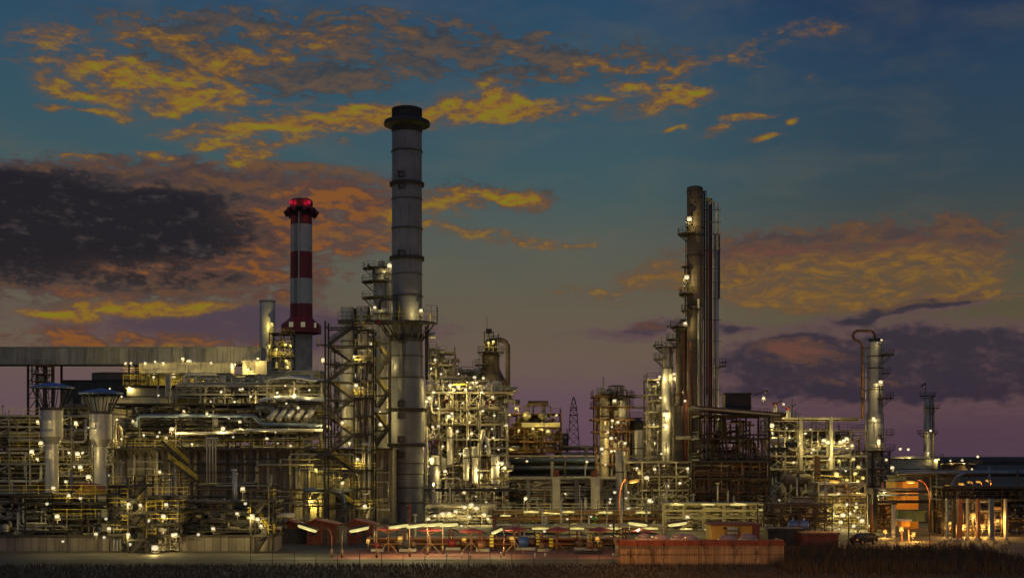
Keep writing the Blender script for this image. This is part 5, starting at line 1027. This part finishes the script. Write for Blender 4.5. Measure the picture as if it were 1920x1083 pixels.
for i, (px, w, mm, tg) in enumerate(((765,30,'hall',0),(850,26,'red',0),(905,24,'orangepost',4),(985,36,'blue',4),(1018,20,'rust',3),(1088,24,'rust',4),(1108,22,'orangepost',2),(1175,26,'orangepost',3),(708,22,'red',0))): pump(px, 171+(i%2)*2.5, w, pl[i], mm, tg)
t = thing('hose_coil', 'coiled dark hose lying near the last shade posts', 'hose', (X(1100,168),167,.02)); MB().tube([(X(1102,168)+(1.6+.3*math.sin(a*.3))*math.cos(a),167+(1.2)*math.sin(a),.12+.05*a/6) for a in [k*.35 for k in range(50)]],.09,6).build('hose', MT['black'], t)
unit('pump_rack', 'low orange and red pipe rack behind the pumps', 690, 1160, 1036, [1018,1008], 175, 3, 12, 'orangepost', 'steel', 110, 5, rr=(.05,.13), mats=('redpipe','orangepost','pipe','dark','pipeb'), cmats=('red','orangepost','hall','rust'), cat='pipe rack', post=.16, deckth=.15, rails=False, brace=False, span=.3, vert=.35)
for i, px in enumerate((838,866,882,940,1003,1022,1150)):
    t = thing('marker_post', 'short pale marker post on the edge of the red path', 'marker post', (X(px,160),160,0), 'marker posts on the red path'); MB().tube([(X(px,160),160,0),(X(px,160),160,.62)],.11,8).build('post', MT['white'], t); MB().lathe(X(px,160),160,[(.13,.62),(.13,.68),(.02,.74)],8).build('cap', MT['orangepost'], t)
# street lamps
def street_lamp(pb, ph, qh, Y, lb, kind='y', L=2.7, tilt=.14, s=1, power=500, pole='rust', group=None):
    """pole at column pb, luminous head centred on column ph, row qh"""
    xb, xh, z = X(pb,Y), X(ph,Y), Zz(qh,Y); root = thing('street_lamp', lb, 'street lamp', (xb,Y,0), group); d = 1 if xh > xb else -1
    a = [Vector((xb,Y,0)),Vector((xb,Y,z*.68))]; e = Vector((xh-d*L*.42,Y,z+.12))
    for k in range(1,8): t = k/8; p0, p1, p2 = a[1], Vector((xb,Y,z*1.04)), e; a.append(p0*(1-t)**2+p1*2*t*(1-t)+p2*t*t) if k > 0 else 0
    a.append(e); MB().tube(a,[.06]*2+[.04]*(len(a)-2),8).build('pole', MT[pole], root)
    MB().tube([(xb,Y,0),(xb,Y,1.1)],.14,8).build('base', MT[pole], root)
    R = Matrix.Rotation(tilt,3,'Y'); c = Vector((xh,Y,z))
    m = MB(); m.tube([(-L/2,0,.07),(-L*.4,0,.1),(L*.4,0,.1),(L/2,0,.07)],[.1,.2,.2,.1],10); m.v = [tuple(c+R@Vector(v)) for v in m.v]; m.build('head', MT['dark'], root)
    m = MB(); m.tube([(-L*.46,-.08,-.10),(-L*.38,-.08,-.14),(L*.38,-.08,-.14),(L*.46,-.08,-.10)],[.08,.2,.2,.08],10); m.v = [tuple(c+R@Vector(v)) for v in m.v]; m.build('diffuser', MT['lamp'+kind], root)
    ld = bpy.data.lights.new('bulb','POINT'); ld.energy = power; ld.color = {'y':(1,.83,.34),'o':(1,.42,.07)}[kind]; ld.shadow_soft_size = .05
    lo = bpy.data.objects.new('bulb', ld); C.objects.link(lo); lo.parent = root; lo.location = (xh-xb,-.3,z-.75); return root
street_lamp(622, 577, 988, 160, 'street lamp with a glowing head leaning over the left red roofed hut', tilt=.3)
street_lamp(641, 673, 990, 160, 'street lamp glowing before the right red roofed hut', tilt=-.2)
street_lamp(706, 747, 984, 160, 'leftmost of four street lamps in a row at the chimney foot', tilt=-.14)
street_lamp(768, 780, 983, 162, 'second of four street lamps in a row at the chimney foot', tilt=-.14)
street_lamp(802, 812, 981, 164, 'third of four street lamps in a row at the chimney foot', tilt=-.1)
street_lamp(830, 841, 981, 166, 'fourth of four street lamps in a row at the chimney foot', tilt=-.06)
street_lamp(945, 931, 993, 164, 'street lamp with a tilted head beside the third shade post', tilt=-.4, L=1.7)
street_lamp(1180, 1196, 980, 166, 'street lamp glowing left of the orange shed', tilt=.12)
street_lamp(1243, 1270, 980, 166, 'street lamp glowing just left of the orange shed roof', tilt=-.14)
street_lamp(1161, 1188, 899, 147.5, 'tall sodium street lamp between the pipe pillar and the lit tower', 'o', 1.2, -.2, power=2600, pole='orangepost')
street_lamp(1591, 1565, 900, 180, 'tall street lamp with an amber head left of the looped column', 'o', 1.4, .1, power=1600, pole='dark')
street_lamp(1743, 1707, 901, 175, 'tall sodium street lamp in front of the orange lit block', 'o', 1.3, .05, power=2600, pole='orangepost')
for i, (px, q) in enumerate(((1776,909),(1802,905),(1818,902),(1834,901),(1852,899))):
    street_lamp(px+7, px, q, 215+i*14, 'small orange street lamp beyond the pipe rack at the right edge', 'o', 1.0, .05, power=700, pole='rust', group='orange street lamps beyond the right rack')
# bare shrubs at lower right
bl = [(1478,1012,1062),(1500,1006,1062),(1525,1010,1064),(1552,1000,1064),(1583,1008,1066),(1601,975,1066),(1632,1012,1066),(1660,1010,1064),(1690,1002,1064),(1715,998,1064),(1752,1006,1066),(1790,1008,1066),(1822,1004,1066),(1850,1000,1066),(1885,1002,1066),
      (1222,1016,1066),(1244,1012,1066),(1322,1008,1066),(1377,1004,1066),(1416,1016,1066),(1190,1024,1066)]
for i, (px, q0, q1) in enumerate(bl):
    Y = 140+(i*7%10)*.6; o = 'lower right corner' if px > 1470 else 'front of the orange building'
    tree(px, q0, q1, Y, 34, 'leafless dark shrub standing in the '+o if px > 1470 else 'leafless thin shrub in '+o, name='bare_shrub', cat='shrub', group='bare shrubs in the '+o)
def scrub(name, x0, x1, y0, y1, n_, h, lb):
    m = MB()
    for i in range(n_):
        x, y = rnd(x0,x1), rnd(y0,y1); hh = h*rnd(.4,1.2); a = rnd(-.3,.3)*hh; b = len(m.v)
        m.v += [(x-.04,y,0),(x+.04,y,0),(x+a,y+rnd(-.1,.1),hh)]; m.quad([b,b+1,b+2])
    return tag(m.build(name, mat('dry_grass', (.06,.045,.025), .9, 0, .4, .6, bump=0)), lb, 'grass', None, 'stuff')
scrub('dry_grass', -75, 75, 122, 149, 26000, .5, 'dark dry grass covering the ground at the bottom of the view')
scrub('tall_scrub', 30, 62, 138, 172, 9000, 1.4, 'dark tangled scrub in the lower right corner')
# ================================================================ lamps, some of them added (pixel position, depth, strength)
GL = {'heater': 'on decks above heater wall', 'duct': 'along the long flue duct', 'stair': 'in the black stair tower', 'front': 'in the low front racks',
      'left': 'beside the hooded exhaust stacks', 'central': 'in the bright central unit', 'brown': 'round the brown drum unit', 'valve': 'on the dark valve tower', 'mid': 'in the middle pipe frames',
      'lit': 'beside the great column', 'right': 'on the olive lit unit', 'loop': 'around the looped column', 'far': 'over the storage tanks', 'foot': 'below the bright central unit'}
LK = {'central': .72, 'foot': .7, 'right': .75, 'duct': .9, 'front': 1.3, 'lit': .6, 'brown': 1., 'heater': 1.1, 'left': 1.1, 'stair': 1.2}
def L(zone, kind, Y, power, pts, s=1.):
    for p in pts:
        q = p[2] if len(p) > 2 else 1.
        lamp(kind, p[0], p[1], Y+(p[3] if len(p) > 3 else 0), power*q*LK.get(zone, .75), {'wf':'warm flood','wg':'small globe','yf':'yellow flood','wt':'strip','yt':'strip','of':'orange'}[kind]+' lamp '+GL[zone], 'lamps '+GL[zone], s=s*min(1.6, (.55+.4*q)*rnd(.8,1.15)))
L('heater','wf',242.5,300,[(322,804,1.7),(419,803,1.7),(311,820),(250,789,.6),(220,786,.6),(560,764,.7),(616,799,1.2),(345,770,.5),(500,822,.7),(450,790,.6),(270,815,.6),(545,835,.5),(360,832,.5),(388,775,.6)])
L('heater','wg',252,300,[(415,733,1.5),(440,752,.8),(470,742,.8),(520,735,.7),(553,738,.7),(395,752,.6),(455,728,.8),(580,730,.8),(535,722,.5),(484,756,.6),(350,757,.4)])
L('duct','wf',316,500,[(236,680.5,1),(246,680.5,.7),(272,680),(291,678),(306,680,.7),(343,672,1.5),(356,676),(396,680,.8),(436,683,1.3),(288,707,1),(326,706,1),(360,706,.8),(371,706,1.2),(388,710,1),(470,712,1.6),(480,714),(243,727,.8)])
L('duct','wf',325,600,[(300,681,.8),(352,676,.8),(396,680,1),(440,683,1.3),(466,692,1.2),(484,672,.8)])  # second row of floodlights, added in front to brighten the flue duct
L('duct','wg',296,250,[(206,727.5,.8),(228,742.5,.8)])
L('duct','yf',368,600,[(510,607,1.3,8),(505,648,1.2),(519,654),(535,645,1),(545,647,1),(537,676,1.4),(539,687,1.4)])
L('stair','wf',243.2,260,[(694,646,2,-3),(668,704,1.2),(692,708,1.3),(668,766,.6),(640,760,.8,4),(690,757,.8,3),(714,795,1.5,4),(703,576,.8,14),(790,582,1.6,3),(730,498,1.8,14),(606,674,1.6,3),(720,683,.8,5),(712,772,.8,4),(655,830,.6,2)])
L('stair','wf',229,220,[(668,722,1.2),(642,792,.9),(670,860,1),(642,905,.9),(684,948,1),(664,668,.8)])
L('stair','yf',235,280,[(593,880,1.2),(586,941,1.6,2),(638,895,.6,1),(700,935,.5)])
L('left','wf',226,260,[(77,830,1.2),(115,806,.6),(151,875,1.4),(166,893,1.6),(79,782,1,4),(130,848,1),(70,860,.8),(104,832,.8),(124,902,.8,-3),(155,848,.5)])
L('left','wf',206,420,[(143,792,.9),(71,790,.7),(146,850,1.2),(60,846,1)])  # floodlights added before the hooded stacks to brighten their barrels
L('left','wf',246,500,[(150,868,1.6),(168,884,1.6)])  # strong pair of lamps, added to brighten the low pale wall
L('left','wf',236,300,[(300,884,1.2,-3),(276,904,.2,-2),(228,822,.5,3)])
L('front','wf',167,150,[(108,967,1.5),(291,1026,1.5,-2),(241,1001,.8),(242,944,.8),(307,967,.9),(330,1001,.8),(474,967,1.4),(484,973,1),(455,915.5,1.3,20),(100,914,.7,2),(129,928,.7,2),(264,946,.7),(205,990,.5),(325,1002,.5),(180,1000,.4),(400,990,.4),(490,985,.7),(312,945,.5),(445,962,.5)])
L('central','wf',255.5,330,[(845,722,1.6),(860,724,1.6),(873,730,1.3),(851,731,1.3),(805,746,1.6),(800,752,1.2),(841,780,1.8),(848,775,1.2),(904,735,1.2),(893,717,.9,8),(813,735,1),(906,708,1,12),(890,707,1,12),(816,674,.6,12),(830,836,.7),(884,812,1),(835,883,1.3),(902,890,1.6),(897,880,1.2),(941,868,1.4),(946,876,1),(949,797,.7),(806,860,.9),(812,800,.8),(868,755,.6),(822,765,.8),(857,808,.6),(862,850,.5),(913,845,.6),(925,820,.6),(878,775,.6),(924,744,1.1),(815,905,.6),(870,922,.7),(930,915,.6),(905,770,.7)])
L('central','wg',264,350,[(925,735,1),(827,700,.8,4),(860,700,.6,4),(808,690,.8,4),(840,745,1,0),(880,790,1,0),(820,815,1),(850,865,1),(900,855,1),(935,895,1),(830,925,1)])
L('foot','wf',233,240,[(872,950,1.6),(884,946,1.6),(893,952,1.4),(830,963,1.4),(842,962,1.4),(908,964,1.2),(855,958,1.2),(816,966,1.2),(803,972,1),(915,972,1),(880,968,1),(865,985,.6,-6)])
L('brown','yf',286.5,330,[(967,764.5,1.3),(955,777,.9),(999,803,1.3,-2),(1028,808,1.3,-2),(1016,804,.6),(948,803,.7),(1043,778,.9),(973,806,.5),(958,840,1.2),(916,642,.9,-17),(925,640,.7,-17)])
L('valve','wf',275.5,300,[(1152,751,1.2),(1148,788,1.5),(1158,791,1),(1146,821,1.5),(1172,830,1.2),(1128,841,1.5),(1146,845,.6),(1153,845,.6),(1140,810,.5),(1135,870,.5)])
L('mid','wf',255,300,[(985,934,1.8),(1100,865,.9,20),(988,864,.5,20),(1143,941,1),(1178,953,1,-8),(1213,895,1.6,-6),(1194,877,.8),(1228,879,1.2,-6),(1251,910,1,-6),(1217,938,1.4,-6),(1222,936,1,-6),(1289,968,1,-44),(1290,878,1.4,-4),(1240,850,.6,8),(1275,905,.6,-5),(1060,925,.5)])
L('mid','yt',217.5,300,[(996,959),(1066,959),(1135,960),(1206,960),(1270,945,1,-3),(1327,945,1,-3),(1384,945,1,-3),(1430,955,.4,-3),(1024,961,.4),(1041,962,.4),(948,966,.5)])
L('mid','yt',203,240,[(1013,990),(1082,990),(1151,990),(1219,990),(1286,991),(1331,992,.5)])
L('lit','wf',265,320,[(1237,706,1.3),(1264,701,1),(1265,709,1),(1234,716,1),(1246,775,1.8),(1247,796,1.5),(1284,751,.7,-10),(1251,775,1),(1238,745,.7),(1228,830,.6),(1250,840,.7),(1235,870,.6),(1225,795,.5)])
L('right','wf',268,420,[(1447,797,3),(1545,825,1.8),(1553,829,1.5),(1582,826,1.8),(1587,822,1.5),(1598,835,1),(1575,828,1.2),(1432,746,.9,-34),(1469,757,.5,-2),(1488,866,.5,-10),(1521,848,.4),(1500,830,.7),(1525,842,.6),(1480,820,.6),(1555,860,.6),(1510,812,.7)])
L('right','yf',262,350,[(1569,888,1.2,-37),(1609,875,1,-20),(1603,887,1,-20),(1608,901,1,-20),(1588,899,.8,-20),(1573,863,.9),(1600,860,.8),(1618,895,1),(1545,905,.6,-30),(1560,950,.6,-40)])
L('loop','wf',294,420,[(1651,716,1.8),(1638,784,2),(1647,826,1.8),(1653,637,.4),(1646,832,1.2)])
L('loop','wf',222,260,[(1655,918,1.8,-8),(1580,965,1.5),(1616,975,1.4,-4),(1594,962,1),(1673,876,1.2,20),(1662,861,.6,20),(1576,978,1,-2),(1600,985,1,-6),(1560,988,.6,-6),(1588,945,.8),(1572,925,.8)])
L('loop','yf',214,200,[(1550,955,1),(1605,950,1),(1630,985,.7,-4),(1560,970,.8)])
L('far','wg',436,900,[(1688,840,.8),(1703,841,.9),(1740,848,1.2,38),(1745,806,1,38),(1760,860,1),(1782,862.5,.5,-8),(1804,861.5,.6,-8),(1833,854.5,.9,-8),(1822,878,.8,-14),(1762,921,.5,-200)],2.)
L('mid','wf',258,300,[(1292,411,2.6,-1),(1287,520,2.2,-.5),(1285,606,1,0)])
L('right','of',204,1100,[(1700,920,1.2,12),(1690,990,1,-16),(1712,1000,1,-14),(1806,985,1.3,-4),(1824,965,1.3,-4),(1842,985,1.3,-4),(1870,975,1,-4),(1782,980,.8,-4),(1660,995,.7,-6)])
L('mid','of',186,300,[(690,1012,.6,-22),(750,1008,.6,-22),(870,1010,.5,-24),(960,1008,.5,-24),(1120,1008,.6,-24)])
for i, px in enumerate((1240, 1420, 1700)):  # unseen roadside lamps, added to light the orange building in front
    street_lamp(px+30, px, 1092, 104, ('left','middle','right')[i]+' one of three unseen sodium lamps added below the view for orange light', 'o', .9, .05, power=(9000,9000,8000)[i], pole='dark')
random.seed(77)
for zone, x0, x1, q0, q1, Y, n_ in (('heater',270,604,716,836,243.5,12),('left',78,205,790,900,233,5),('front',80,510,930,1020,168,9),('central',800,948,700,940,255,14),('mid',952,1240,900,1000,205,9),('right',1445,1620,800,950,265,10),('valve',1118,1178,760,900,276,3),('loop',1540,1660,900,995,212,5)):
    for i in range(n_): L(zone, 'wg', Y, 0, [(rnd(x0,x1), rnd(q0,q1), rnd(.4,1.1))])
ORD = 'first second third fourth fifth sixth seventh eighth ninth tenth eleventh twelfth thirteenth fourteenth fifteenth sixteenth seventeenth eighteenth nineteenth twentieth'.split()
ORD += ['twenty '+q for q in ORD[:9]]+['thirtieth']+['thirty '+q for q in ORD[:9]]+['fortieth']
from collections import defaultdict
gd = defaultdict(list)
for o in list(C.objects):
    if o.parent is None and o.get('label'): gd[o['label']].append(o)
for lb, v in gd.items():
    if len(v) < 2: continue
    def row(o): return o.location.z
    if v[0]['category'] == 'floodlight' and len(v) > 3:
        med = sorted(row(o) for o in v)[len(v)//2]; sets = (([o for o in v if row(o) >= med], 'upper '), ([o for o in v if row(o) < med], 'lower '))
    else: sets = ((v, ''),)
    for part, nm in sets:
        for k, o in enumerate(sorted(part, key=lambda q: q.location.x/max(1, q.location.y))): o['label'] = ORD[k]+' from left of the '+nm+lb.replace('small orange street lamp beyond the pipe rack at the right edge','small orange street lamps at the right edge').replace('lamp ', 'lamps ', 1).replace(' shrub', ' shrubs').replace(' post', ' posts', 1).replace(' duct ', ' ducts ')
